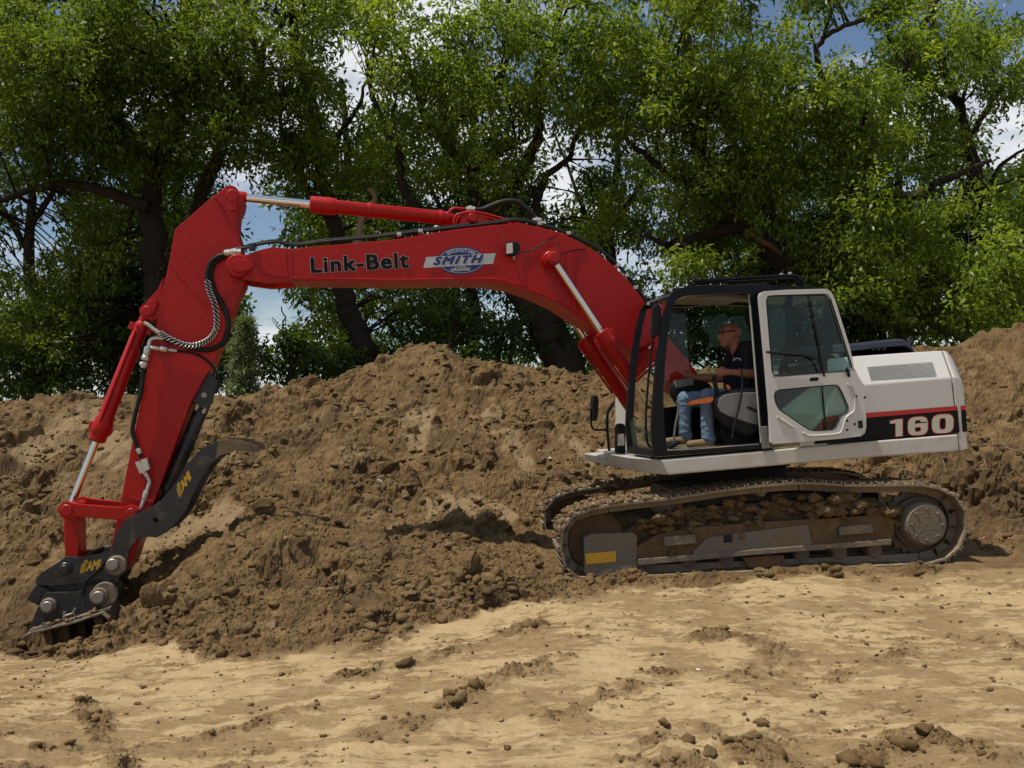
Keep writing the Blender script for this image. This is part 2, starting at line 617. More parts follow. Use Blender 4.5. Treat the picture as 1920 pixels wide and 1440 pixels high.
def base_h(x, y):
    z = np.full(x.shape, _W[-3]) + _W[-2] * x + _W[-1] * y
    for (cx, cy, _), w in zip(_ctrl, _W[:-3]):
        z = z + w * _tps((x - cx) ** 2 + (y - cy) ** 2)
    r = np.sqrt(x * x + y * y)
    far = sstep(22, 32, r)
    near = sstep(3.6, 1.5, r) + sstep(1.5, -1.0, y)
    k = np.clip(far + near, 0, 1)
    return np.where(k >= 1, 0.25 * far, z * (1 - k) + 0.25 * far * k)


_BX = np.array([-1.2, -0.525, -0.415, -0.279, -0.142, -0.033, 0.055, 0.186, 0.404, 0.525, 1.2])
_BY = np.array([8.3, 8.1, 7.7, 7.0, 6.95, 7.75, 8.5, 8.85, 8.95, 9.3, 9.6])

# windrows of churned soil pressed up on the sandy ground: pixel polylines on the flat, half width, height
_BERMS = []
for pl, wd, ht in [([(220, 1380), (350, 1360), (430, 1340), (500, 1320), (560, 1305)], .10, .05),
                   ([(570, 1415), (640, 1385), (725, 1350), (820, 1335), (875, 1295), (960, 1260), (1040, 1240)], .11, .055),
                   ([(160, 1255), (185, 1310), (215, 1380), (240, 1440)], .09, .045),
                   ([(670, 1245), (750, 1225), (850, 1210), (950, 1185), (1010, 1165)], .16, .05),
                   ([(1290, 1205), (1350, 1190), (1400, 1200), (1470, 1235)], .16, .05),
                   ([(1350, 1280), (1420, 1250), (1480, 1225)], .10, .035),
                   ([(1040, 1330), (1110, 1310), (1190, 1290), (1240, 1255)], .12, .035),
                   ([(960, 1265), (1010, 1255), (1060, 1235)], .10, .04),
                   ([(1560, 1265), (1640, 1240), (1700, 1215)], .09, .03),
                   ([(1790, 1200), (1850, 1205), (1930, 1215)], .12, .035),
                   ([(1230, 1440), (1270, 1400), (1330, 1380), (1400, 1395), (1470, 1430)], .22, .10),
                   ([(1590, 1420), (1660, 1405), (1740, 1390), (1800, 1400), (1850, 1425)], .14, .09),
                   ([(0, 1345), (60, 1360), (130, 1375)], .16, .03), ([(20, 1430), (110, 1415), (200, 1440)], .16, .045)]:
    W_ = []
    for (x, y) in pl:
        Y = 1.6 * F / (y - HORIZON)
        W_.append(((x - 960) / F * Y, Y))
    _BERMS.append((np.array(W_), wd, ht))


def berm_field(x, y):
    h = np.zeros_like(x)
    s = np.zeros_like(x)
    wob = 0.06 * fbm(x * 6, y * 6, 3, 91)
    for P, wd, ht in _BERMS:
        lo, hi = P.min(0) - 1, P.max(0) + 1
        k = (x > lo[0]) & (x < hi[0]) & (y > lo[1]) & (y < hi[1])
        if not k.any(): continue
        xx, yy = x[k], y[k]
        d = np.full(xx.shape, 9.0)
        for a, b in zip(P[:-1], P[1:]):
            ab = b - a
            t = np.clip(((xx - a[0]) * ab[0] + (yy - a[1]) * ab[1]) / (ab @ ab), 0, 1)
            d = np.minimum(d, np.hypot(xx - a[0] - t * ab[0], yy - a[1] - t * ab[1]))
        d = d + wob[k]
        g = np.exp(-(d / wd) ** 2) * np.clip(0.75 + 0.9 * fbm(xx * 3, yy * 3, 2, 33), 0, 1.6)
        h[k] = np.maximum(h[k], g * ht)
        s[k] = np.maximum(s[k], np.clip(g * 1.2 - .1 + .5 * fbm(xx * 7, yy * 7, 2, 36), 0, 1) * (g > .12))
    return h, s


def soil_mask(x, y):
    ang = x / np.maximum(y, 0.5)
    rb = np.interp(ang, _BX, _BY)
    n = 0.35 * fbm(x * 1.4, y * 1.4, 4, 51) + 0.12 * fbm(x * 6, y * 6, 3, 57)
    return sstep(-0.16, 0.30, y - rb + n)


def shape(x, y):
    """smooth terrain, soil cover, and how rough the soil may be"""
    z = base_h(x, y)
    s = soil_mask(x, y) * sstep(40, 24, np.hypot(x, y))
    # steep cut faces: the notch beside the bucket and the undercut bank behind the tracks
    nx = at(560, 1095, 8.55)
    e = ((x - nx.x) / 0.36) ** 2 + ((y - nx.y - 0.15) / 0.42) ** 2 + 0.5 * fbm(x * 4, y * 4, 3, 5)
    z = z - 0.20 * sstep(1.45, 0.40, e)
    b0 = at(1860, 900, 12.0)
    bx = np.abs(x - b0.x - 0.5) / 1.5
    z = z - 0.28 * sstep(1.0, 0.55, bx) * sstep(12.9, 12.2, y + 0.25 * fbm(x * 2, y * 2, 3, 8)) * sstep(11.2, 11.7, y)
    sh = at(140, 1200, 9.5)
    e2 = ((x - sh.x) / 0.75) ** 2 + ((y - sh.y) / 0.5) ** 2 + 0.35 * fbm(x * 3, y * 3, 3, 15)
    z = z - 0.16 * sstep(1.3, 0.7, e2)
    # packed under the tracks
    tx = sstep(0.15, 0.5, x) * sstep(5.2, 4.8, x) * sstep(9.15, 9.35, y) * sstep(12.2, 11.9, y)
    sr = s * (1 - 0.75 * tx)
    z = z + sr * (0.15 * fbm(x * 0.8, y * 0.8, 4, 3) * sstep(9.5, 12, y) + 0.070 * fbm(x * 2.6, y * 2.6, 4, 21))
    # slumped ledges whose risers face the open side
    lw = fbm(x * 0.6 + 7, y * 0.6, 3, 101)
    ph = y * 0.80 + 0.8 * fbm(x * 0.8, y * 0.35, 3, 103) + 0.16 * fbm(x * 3.1, y * 2.0, 2, 104)
    saw = ph - np.floor(ph)
    led = np.where(saw < .22, saw / .22, 1 - (saw - .22) / .78)
    led = led * led * (3 - 2 * led) - .5
    z = z + sr * led * 0.15 * sstep(.02, .34, lw) * sstep(9.8, 11.0, y) * sstep(15.6, 14.0, y)
    gul = np.clip(0.25 - np.abs(fbm(x * 1.1 + 3, y * 0.8, 3, 71)), 0, 1)
    z = z - sr * 0.26 * gul * sstep(10.2, 11.5, y)
    return z, s, sr


_SPOTS = None


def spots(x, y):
    """smooth pale scrapes left by the bucket, and wet soil and the shade of cut faces painted dark"""
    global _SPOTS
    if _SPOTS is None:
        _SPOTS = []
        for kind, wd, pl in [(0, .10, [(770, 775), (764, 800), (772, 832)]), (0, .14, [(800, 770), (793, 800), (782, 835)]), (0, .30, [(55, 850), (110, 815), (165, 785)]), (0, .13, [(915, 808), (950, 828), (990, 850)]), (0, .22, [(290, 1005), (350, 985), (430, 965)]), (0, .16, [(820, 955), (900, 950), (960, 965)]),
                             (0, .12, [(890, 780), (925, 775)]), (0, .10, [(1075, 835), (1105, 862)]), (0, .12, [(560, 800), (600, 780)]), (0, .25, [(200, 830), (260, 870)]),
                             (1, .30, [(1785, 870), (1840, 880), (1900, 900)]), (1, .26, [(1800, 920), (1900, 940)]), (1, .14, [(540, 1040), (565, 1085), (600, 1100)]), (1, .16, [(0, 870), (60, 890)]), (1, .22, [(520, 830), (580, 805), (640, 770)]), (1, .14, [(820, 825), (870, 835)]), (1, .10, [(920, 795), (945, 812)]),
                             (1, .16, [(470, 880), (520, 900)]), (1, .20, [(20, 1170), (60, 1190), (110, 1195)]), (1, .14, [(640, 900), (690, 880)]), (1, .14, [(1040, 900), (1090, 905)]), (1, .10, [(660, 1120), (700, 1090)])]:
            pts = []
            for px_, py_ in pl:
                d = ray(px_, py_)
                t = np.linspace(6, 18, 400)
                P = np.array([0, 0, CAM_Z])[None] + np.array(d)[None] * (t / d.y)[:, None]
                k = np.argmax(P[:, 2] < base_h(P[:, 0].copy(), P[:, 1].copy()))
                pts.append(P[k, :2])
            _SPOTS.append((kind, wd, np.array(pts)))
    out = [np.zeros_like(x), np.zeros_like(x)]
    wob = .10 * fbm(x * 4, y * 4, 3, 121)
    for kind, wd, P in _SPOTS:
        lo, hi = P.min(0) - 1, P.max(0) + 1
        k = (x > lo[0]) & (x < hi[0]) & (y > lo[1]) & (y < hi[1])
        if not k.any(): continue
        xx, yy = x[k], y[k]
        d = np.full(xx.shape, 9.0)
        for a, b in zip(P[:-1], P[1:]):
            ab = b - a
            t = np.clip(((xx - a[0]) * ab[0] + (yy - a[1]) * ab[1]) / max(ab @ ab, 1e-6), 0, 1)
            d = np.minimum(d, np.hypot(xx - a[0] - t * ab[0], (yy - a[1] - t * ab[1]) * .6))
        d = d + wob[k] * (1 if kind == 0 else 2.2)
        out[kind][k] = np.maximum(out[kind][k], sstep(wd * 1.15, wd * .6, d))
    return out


def relief(x, y, z, s, sr):
    """clods and crumbs along the surface normal, scraped sand and windrows upward"""
    yy = y + 0.75 * z              # keeps the texture from stretching on steep faces
    wx, wy = x + .05 * fbm(x * 5, yy * 5, 2, 81), yy + .05 * fbm(x * 5 + 9, yy * 5, 2, 82)
    patch = np.clip(0.52 + 1.25 * fbm(x * 0.9, yy * 0.9, 3, 44), 0.10, 1.3)
    rr_ = np.clip(9.5 / np.hypot(x, y), .35, 1)
    d = 0.075 * shards(wx * 2.1, wy * 2.1, 2) * np.clip(patch, 0, 1.2) ** 2 + 0.050 * shards(wx * 5.0, wy * 5.0, 3) * patch + 0.026 * shards(wx * 11.5, wy * 11.5, 4) * (.35 + .65 * patch) + 0.013 * rr_ * shards(wx * 25, wy * 25, 5)
    pale_, damp_shade_ = spots(x, y)
    d = sr * (d * (1 - .85 * pale_) + 0.007 * fbm(x * 40, yy * 40, 2, 6))
    bh, bs = berm_field(x, y)
    up = 0.030 * fbm(x * 1.1, y * 1.1, 3, 9) + 0.012 * fbm(x * 4.5, y * 5, 3, 10) + 0.004 * fbm(x * 24, y * 30, 2, 12)
    bl = bs * (0.024 * shards(wx * 11, wy * 11, 31) + 0.017 * shards(wx * 24, wy * 24, 32) + 0.008 * shards(wx * 50, wy * 50, 33) + .006)
    up = up + .36 * bh * np.clip(.35 + 1.5 * fbm(x * 5, y * 5, 3, 35), 0, 1.4) + .75 * bl
    st = fbm(x * 5.5 + y * 1.5, y * 13 - x * 2.6, 4, 61)
    fl = np.clip((st - 0.20) * 6, 0, 1) * np.clip(.3 + 1.6 * fbm(x * .8, y * .8, 2, 62), 0, 1)
    up = up + .005 * fl + .011 * fl * shards(wx * 24, wy * 34, 63)
    soil = np.clip(s + np.maximum(.55 * bs, .40 * fl) * (1 - s), 0, 1)
    return d, up * (1 - s), soil


def height(x, y, full=True):
    z, s, sr = shape(x, y)
    if not full: return z, s
    d, up, soil = relief(x, y, z, s, sr)
    return z + d + up, soil


def soil_material():
    m = bpy.data.materials.new('soil_and_sand')
    m.use_nodes = True
    nt = m.node_tree
    b = nt.nodes['Principled BSDF']
    geo = node(nt, 'ShaderNodeNewGeometry')
    at_ = node(nt, 'ShaderNodeAttribute', attribute_name='soil')
    pos = geo.outputs['Position']

    def noise(scale, detail=6.0, rough=0.6, vec=None):
        n = node(nt, 'ShaderNodeTexNoise', i_Scale=scale, i_Detail=detail, i_Roughness=rough)
        nt.links.new(vec or pos, n.inputs['Vector'])
        return n.outputs['Fac']

    def math_(op, a, b_=None, clamp=False):
        n = node(nt, 'ShaderNodeMath', operation=op, use_clamp=clamp)
        for i, q in enumerate((a, b_)):
            if q is None: continue
            if isinstance(q, (int, float)): n.inputs[i].default_value = q
            else: nt.links.new(q, n.inputs[i])
        return n.outputs[0]

    def ramp(fac, stops):
        r = node(nt, 'ShaderNodeValToRGB')
        e = r.color_ramp.elements
        while len(e) < len(stops): e.new(0.5)
        for el, (p, c) in zip(e, stops):
            el.position, el.color = p, rgba(c)
        nt.links.new(fac, r.inputs['Fac'])
        return r.outputs['Color']

    def mixc(f, a, c):
        n = node(nt, 'ShaderNodeMix', data_type='RGBA')
        nt.links.new(f, n.inputs[0])
        nt.links.new(a, n.inputs[6])
        nt.links.new(c, n.inputs[7])
        return n.outputs[2]
    a_pale = node(nt, 'ShaderNodeAttribute', attribute_name='scraped').outputs['Fac']
    a_damp_shade = node(nt, 'ShaderNodeAttribute', attribute_name='damp_shade').outputs['Fac']
    # streaks dragged along the tracks
    mp = node(nt, 'ShaderNodeMapping')
    mp.inputs['Rotation'].default_value = (0, 0, math.radians(9))
    mp.inputs['Scale'].default_value = (3.4, 12.0, 4.0)
    nt.links.new(pos, mp.inputs['Vector'])
    streak = noise(1.0, 7.0, 0.62, mp.outputs['Vector'])
    mp2 = node(nt, 'ShaderNodeMapping')
    mp2.inputs['Rotation'].default_value = (0, 0, math.radians(-24))
    mp2.inputs['Scale'].default_value = (1.8, 5.5, 2.0)
    nt.links.new(pos, mp2.inputs['Vector'])
    streak2 = noise(1.0, 6.0, 0.6, mp2.outputs['Vector'])
    big = noise(0.7, 5.0, 0.55)
    mid = noise(5.0, 7.0, 0.65)
    fine = noise(55.0, 5.0, 0.7)
    sand = ramp(mid, [(0.25, (0.315, 0.222, 0.114)), (0.5, (0.382, 0.278, 0.147)), (0.75, (0.445, 0.335, 0.186))])
    soil = ramp(mid, [(0.25, (0.072, 0.043, 0.018)), (0.48, (0.140, 0.088, 0.038)), (0.75, (0.210, 0.142, 0.066))])
    rust = ramp(big, [(0.45, (0.165, 0.112, 0.060)), (0.75, (0.19, 0.100, 0.046))])
    f0 = node(nt, 'ShaderNodeMapRange'); f0.inputs['From Min'].default_value = .55; f0.inputs['From Max'].default_value = .72; f0.inputs['To Max'].default_value = .6
    nt.links.new(noise(2.1, 5.0, 0.6), f0.inputs['Value'])
    soil = mixc(f0.outputs['Result'], soil, rust)
    pale = ramp(fine, [(0.3, (0.205, 0.145, 0.076)), (0.7, (0.265, 0.19, 0.105))])
    f1 = node(nt, 'ShaderNodeMapRange'); f1.inputs['From Min'].default_value = .60; f1.inputs['From Max'].default_value = .70; f1.inputs['To Max'].default_value = .75
    nt.links.new(noise(1.15, 7.0, 0.62), f1.inputs['Value'])
    f3 = node(nt, 'ShaderNodeMapRange'); f3.inputs['From Min'].default_value = .51; f3.inputs['From Max'].default_value = .63; f3.inputs['To Max'].default_value = .8
    nt.links.new(noise(1.9, 8.0, 0.66), f3.inputs['Value'])
    damp_shade = ramp(fine, [(0.3, (0.070, 0.042, 0.020)), (0.7, (0.105, 0.066, 0.032))])
    soil = mixc(f3.outputs['Result'], soil, damp_shade)
    soil = mixc(f1.outputs['Result'], soil, pale)
    soil = mixc(math_('MULTIPLY', a_pale, .8), soil, pale)
    soil = mixc(math_('MULTIPLY', a_damp_shade, .75), soil, damp_shade)  # shade of the undercut bank and notch painted dark, with wet soil
    # scraped soil lying on the sand: broad smears, and thin flakes inside them
    mp3 = node(nt, 'ShaderNodeMapping')
    mp3.inputs['Rotation'].default_value = (0, 0, math.radians(7))
    mp3.inputs['Scale'].default_value = (9.0, 34.0, 8.0)
    nt.links.new(pos, mp3.inputs['Vector'])
    flake = noise(1.0, 5.0, 0.7, mp3.outputs['Vector'])
    smear = noise(2.3, 10.0, 0.72)
    k1 = math_('MULTIPLY', math_('SUBTRACT', streak, 0.50), 4.0)
    k2 = math_('MULTIPLY', math_('SUBTRACT', streak2, 0.50), 3.0)
    k3 = math_('MULTIPLY', math_('SUBTRACT', big, 0.385), 3.4)
    k4 = math_('MULTIPLY', math_('SUBTRACT', smear, 0.44), 4.2)
    sc_ = math_('ADD', math_('ADD', math_('MULTIPLY', math_('ADD', k1, k2), .6), k4), k3, True)
    fk = math_('MULTIPLY', math_('MULTIPLY', math_('SUBTRACT', flake, 0.54), 7.0, True), math_('ADD', sc_, 0.25))
    sc_ = math_('ADD', math_('MULTIPLY', sc_, 0.58), math_('MULTIPLY', fk, 0.7), True)
    edge = math_('MULTIPLY', math_('SUBTRACT', mid, 0.5), 0.8)
    sfac = math_('ADD', math_('ADD', at_.outputs['Fac'], sc_), edge, True)
    sh = node(nt, 'ShaderNodeMapRange', interpolation_type='SMOOTHSTEP')
    sh.inputs['From Min'].default_value = .22; sh.inputs['From Max'].default_value = .80
    nt.links.new(sfac, sh.inputs['Value'])
    thin = ramp(mid, [(0.25, (0.175, 0.115, 0.054)), (0.5, (0.235, 0.160, 0.078)), (0.75, (0.29, 0.205, 0.105))])
    lo_ = math_('MULTIPLY', sh.outputs['Result'], 1.6, True)
    hi_ = math_('MULTIPLY', math_('SUBTRACT', math_('ADD', at_.outputs['Fac'], math_('MULTIPLY', fk, .75)), .30), 2.2, True)
    col = mixc(hi_, mixc(lo_, sand, thin), soil)
    fv = node(nt, 'ShaderNodeMapRange', i_To_Min=0.78, i_To_Max=1.2)
    nt.links.new(fine, fv.inputs['Value'])
    mul = node(nt, 'ShaderNodeMix', data_type='RGBA', blend_type='MULTIPLY')
    mul.inputs[0].default_value = 1
    nt.links.new(col, mul.inputs[6]); nt.links.new(fv.outputs['Result'], mul.inputs[7])
    nt.links.new(mul.outputs[2], b.inputs['Base Color'])
    b.inputs['Roughness'].default_value = 0.95
    b.inputs['Specular IOR Level'].default_value = 0.18
    hsum = math_('ADD', math_('MULTIPLY', fine, 0.5), noise(19.0, 6.0, 0.7))
    bp = node(nt, 'ShaderNodeBump', i_Strength=0.75, i_Distance=0.02)
    nt.links.new(hsum, bp.inputs['Height'])
    nt.links.new(bp.outputs['Normal'], b.inputs['Normal'])
    return m


M['soil'] = soil_material()


def build_ground():
    dense = np.linspace(-0.60, 0.60, 860)
    side = np.concatenate([np.linspace(0.60, 1.0, 40)[1:], np.linspace(1.0, math.pi, 24)[1:]])
    th = np.concatenate([-side[::-1][1:], dense, side])          # last column meets the first at the back
    r = np.concatenate([[0.2, 0.8, 1.6, 2.4, 3.0, 3.4], np.geomspace(3.7, 17.2, 600), np.geomspace(17.4, 34, 34), np.geomspace(38, 900, 14)])
    T, R = np.meshgrid(th, r)
    X, Y = R * np.sin(T), R * np.cos(T)
    Z0, s0, sr = shape(X.ravel(), Y.ravel())
    d, up, S = relief(X.ravel(), Y.ravel(), Z0, s0, sr)
    pale_, damp_shade_ = spots(X.ravel(), Y.ravel())
    nr, nc = T.shape
    P0 = np.stack([X, Y, Z0.reshape(nr, nc)], 2)
    gr = np.gradient(P0, axis=0)
    gc = np.roll(P0, -1, 1) - np.roll(P0, 1, 1)
    N = np.cross(gc, gr).reshape(-1, 3)
    N /= np.maximum(np.linalg.norm(N, axis=1, keepdims=True), 1e-9)
    N[N[:, 2] < 0] *= -1
    V = P0.reshape(-1, 3) + N * d[:, None]
    V[:, 2] += up
    i = np.arange((nr - 1) * nc).reshape(nr - 1, nc)
    j = np.roll(np.arange(nr * nc).reshape(nr, nc), -1, 1)
    a, b = i, j[:-1]
    Q = np.stack([a.ravel(), b.ravel(), (b + nc).ravel(), (a + nc).ravel()], 1)
    # split into the flat ground, the heap behind and the spoil beside the bucket
    cx, cy = V[Q].mean(1)[:, 0], V[Q].mean(1)[:, 1]
    bz = base_h(cx, cy)
    dense_f = (np.abs(np.arctan2(cx, cy)) < 1.0)
    wob = 0.15 * fbm(cx * 1.5, cy * 1.5, 3, 77)
    heap = dense_f & (cy > 10.0) & (bz + wob > np.where(cx > 0.4, 0.36, 0.24)) & (np.hypot(cx, cy) < 19.5)
    spoil = dense_f & ~heap & (soil_mask(cx, cy) > 0.5) & (cx < 0.25 + 0.3 * wob) & (cx > -2.9) & (cy < 10.6) & (bz > -0.25 + wob)
    for nm, k, lab, cat in (('ground', ~(heap | spoil), None, None),
                            ('soil_heap', heap, 'long brown heap of dug soil rising behind the excavator', 'soil heap'),
                            ('spoil_pile', spoil, 'low pile of loose brown soil between the digging bucket and the tracks', 'spoil pile')):
        q = Q[k]
        used = np.unique(q)
        remap = np.full(len(V), -1); remap[used] = np.arange(len(used))
        o = mk_np(nm, V[used], remap[q], M['soil'], smooth=True, attrs={'soil': S[used], 'scraped': pale_[used], 'damp_shade': damp_shade_[used]})
        o.data.polygons.foreach_set('use_smooth', (S[Q[k]].mean(1) < .35))
        if lab: tag(o, lab, cat)
        else: tag(o, kind='structure')


build_ground()


def ico(sub):
    bm = bmesh.new()
    bmesh.ops.create_icosphere(bm, subdivisions=sub, radius=1)
    v = np.array([x.co[:] for x in bm.verts])
    f = np.array([[l.index for l in q.verts] for q in bm.faces])
    bm.free()
    return v, f


ICO1, ICO2, ICO3 = ico(1), ico(2), ico(3)


def clod_shape(icos, rng, rough=0.35, flat=0.72):
    v, f = icos
    d = np.ones(len(v))
    for k in range(11):     # slice facets off
        n = rng.normal(size=3); n /= np.linalg.norm(n)
        c = rng.uniform(0.36, 0.72)
        h = v @ n
        d = np.minimum(d, np.where(h > 1e-3, c / np.maximum(h, 1e-3), 9))
    sd = int(rng.integers(1, 9999))
    d = d * (1 + 0.13 * shards(v[:, 0] * 3 + v[:, 2] * 2.1, v[:, 1] * 3 - v[:, 2], sd) + 0.10 * fbm(v[:, 0] * 5 + v[:, 2], v[:, 1] * 5 - v[:, 2] * 3.7, 2, sd)) * (1 + rough * 0.15 * rng.normal(size=len(v)).clip(-1.5, 1.5))
    w = v * d[:, None] * np.array([rng.uniform(.8, 1.35), rng.uniform(.7, 1.1), flat * rng.uniform(.8, 1.15)])
    return w * 1.35, f


def rotz(v, a):
    c, s = np.cos(a), np.sin(a)
    return np.stack([v[:, 0] * c - v[:, 1] * s, v[:, 0] * s + v[:, 1] * c, v[:, 2]], 1)


def scatter_clods():
    shapes1 = [clod_shape(ICO1, RNG) for _ in range(12)]
    shapes2 = [clod_shape(ICO2, RNG, 0.25) for _ in range(12)]
    ang = RNG.uniform(-0.60, 0.60, 90000)
    rr = np.exp(RNG.uniform(np.log(3.9), np.log(16.0), 90000))
    x, y = rr * np.sin(ang), rr * np.cos(ang)
    _, s = height(x, y, True)
    clus = fbm(x * 0.9, y * 0.9, 3, 44)
    prob = np.where(s > 0.5, np.clip(0.35 + 0.9 * clus, 0.05, 0.9), 0.014 + 0.07 * (s > 0.15)) * np.clip(8.5 / rr, 0.3, 1.0)
    keep = RNG.random(len(x)) < prob * 1.0
    under = (x > 0.3) & (x < 5.1) & (y > 9.25) & (y < 12.2)
    keep &= ~under
    x, y, s, rr = x[keep], y[keep], s[keep], rr[keep]
    size = 0.011 * (RNG.pareto(1.9, len(x)) + 1) * np.clip(rr / 8, 0.62, 1.7)
    size = np.minimum(size, np.where(s > 0.5, 0.060, 0.026)) * .85
    z, _ = height(x, y)
    VV, FF, SS, n = [], [], [], 0
    for i in range(len(x)):
        sh = shapes2[i % 12] if size[i] > 0.045 else shapes1[i % 12]
        v = rotz(sh[0] * size[i], RNG.uniform(0, 6.28)) + (x[i], y[i], z[i] + size[i] * 0.22)
        VV.append(v); FF.append(sh[1] + n); SS.append(np.full(len(v), 0.9 if s[i] > 0.4 else RNG.choice([0.2, 0.8]))); n += len(v)
    o = mk_np('soil_clods', np.concatenate(VV), np.concatenate(FF), M['soil'], attrs={'soil': np.concatenate(SS)})
    tag(o, 'loose crumbs and small clods of brown soil strewn over the ground', 'clods', kind='stuff')
    print('clods', len(x))


scatter_clods()

# clods, slabs and stones large enough to tell apart: pixel, size in metres, flatness, label
_BIG = [
    ((560, 985), 9.05, .125, .75, 'large rounded dark clod perched on top of the notch cut in the spoil pile', 'clod'),
    ((535, 992), 9.0, .075, .8, 'clod leaning against the left side of the large perched clod above the notch', 'clod'),
    ((480, 1190), None, .070, .9, 'grey clod standing upright at the foot of the spoil pile below the notch', 'clod'),
    ((462, 1212), None, .050, .85, 'small clod at the sand edge left of the upright grey clod', 'clod'),
    ((498, 1205), None, .060, .8, 'broad low clod touching the right side of the upright grey clod', 'clod'),
    ((530, 1268), None, .045, .8, 'lone dark clod on bare sand below the spoil pile', 'clod'),
    ((375, 1175), None, .05, .45, 'flat pale stone half sunk in the loose soil right of the bucket', 'stone'),
    ((1012, 848), None, .075, .7, 'pale rounded stone on the heap slope left of the cab steps', 'stone'),
    ((1030, 862), None, .07, .75, 'second pale stone just right of and below the first on the heap slope', 'stone'),
    ((765, 923), None, .05, .8, 'small white stone in the middle of the heap slope', 'stone'),
    ((712, 912), None, .11, .8, 'large orange-tan stone in the middle of the heap slope', 'stone'),
    ((730, 960), None, .05, .8, 'small rounded grey stone low on the heap slope', 'stone'),
    ((720, 1062), None, .16, .28, 'flat slab of soil lying on the spoil pile near the boom shadow', 'slab'),
    ((712, 1078), None, .12, .35, 'thicker slab wedged under the flat slab on the spoil pile', 'slab'),
    ((770, 1125), None, .16, .25, 'flat cracked slab at the right foot of the spoil pile', 'slab'),
    ((800, 1138), None, .14, .3, 'slab overlapping the cracked slab at the right foot of the spoil pile', 'slab'),
    ((1310, 1252), None, .030, .35, 'small white chip lying on the sand in the middle foreground', 'chip'),
    ((1738, 1118), None, .045, .7, 'dark clod on the sand below the rear of the near track', 'clod'),
    ((1765, 1136), None, .05, .6, 'dark clod pair member just right of the dark clod below the rear track', 'clod'),
    ((1783, 1071), None, .055, .75, 'round clod in the shadow edge behind the rear of the near track', 'clod'),
    ((1625, 1213), None, .05, .6, 'brown clod on sand halfway between the track and the photo bottom', 'clod'),
    ((1245, 1365), None, .085, .8, 'dark clod at the left end of the large clod heap in the foreground', 'clod'),
    ((1290, 1395), None, .11, .7, 'broad angular clod in the left half of the large foreground clod heap', 'clod'),
    ((1360, 1395), None, .10, .8, 'tall angular clod in the middle of the large foreground clod heap', 'clod'),
    ((1430, 1365), None, .08, .8, 'angular clod at the upper right of the large foreground clod heap', 'clod'),
    ((1460, 1405), None, .10, .35, 'flat slab at the right end of the large foreground clod heap', 'slab'),
    ((1330, 1430), None, .10, .7, 'clod cut by the bottom edge of the photo in the large clod heap', 'clod'),
    ((1650, 1405), None, .08, .7, 'left clod of the small foreground clod heap at lower right', 'clod'),
    ((1735, 1385), None, .10, .75, 'highest clod of the small foreground clod heap at lower right', 'clod'),
    ((1790, 1400), None, .09, .75, 'dark clod right of the highest clod in the small foreground heap', 'clod'),
    ((1840, 1422), None, .06, .7, 'rightmost clod of the small foreground clod heap', 'clod'),
    ((1315, 1198), None, .055, .6, 'dark clod on the churned sand below the middle of the track', 'clod'),
    ((1240, 1230), None, .05, .5, 'low clod on the churned sand left of the white chip', 'clod'),
    ((990, 1258), None, .06, .7, 'dark clod on the sand near the left edge of the right half', 'clod'),
    ((720, 1350), None, .055, .7, 'dark clod on the diagonal windrow in the left foreground', 'clod'),
    ((820, 1335), None, .05, .8, 'clod standing where the diagonal windrow bends in the foreground', 'clod'),
    ((470, 1320), None, .05, .7, 'clod on the lower left windrow of the foreground', 'clod'),
    ((258, 1320), None, .035, .7, 'small reddish clod on pale sand at lower left', 'clod'),
    ((605, 1380), None, .04, .7, 'small clod on the start of the diagonal windrow', 'clod'),
]


def ground_hit(x, y):
    d = ray(x, y)
    t = np.linspace(3.6, 19, 1200)
    P = np.array([0, 0, CAM_Z])[None] + np.array(d)[None] * (t / d.y)[:, None]
    z, _ = height(P[:, 0].copy(), P[:, 1].copy(), False)
    k = np.argmax(P[:, 2] < z)
    return Vector(P[k])


M['stone'] = surf('pale_stone', (0.42, 0.37, 0.29), 0.8, col2=(0.30, 0.25, 0.18), nscale=25, dust=0.3, bump=0.4)
M['chip'] = surf('white_chip', (0.78, 0.76, 0.68), 0.6)
for (p, Y, sz, fl, lab, cat) in _BIG:
    g = at(p[0], p[1], Y) if Y else ground_hit(*p)
    hz = float(height(np.array([g.x]), np.array([g.y]))[0][0])
    v, f = clod_shape(ICO3, RNG, 0.12, fl)
    v = rotz(v * sz * 0.42, RNG.uniform(0, 6.28))
    mt = M['stone'] if cat == 'stone' else M['chip'] if cat == 'chip' else M['soil']
    o = mk_np({'clod': 'soil_clod', 'stone': 'stone', 'slab': 'soil_slab', 'chip': 'white_chip'}[cat], v, f, mt, attrs={'soil': np.full(len(v), 0.9)})
    o.location = (g.x, g.y, (max(hz, g.z - .1) if Y else hz) + sz * fl * 0.14)
    tag(o, lab, cat, {'clod': 'loose clods on the ground', 'stone': 'stones in the soil', 'slab': 'soil slabs', 'chip': None}[cat], 'thing')


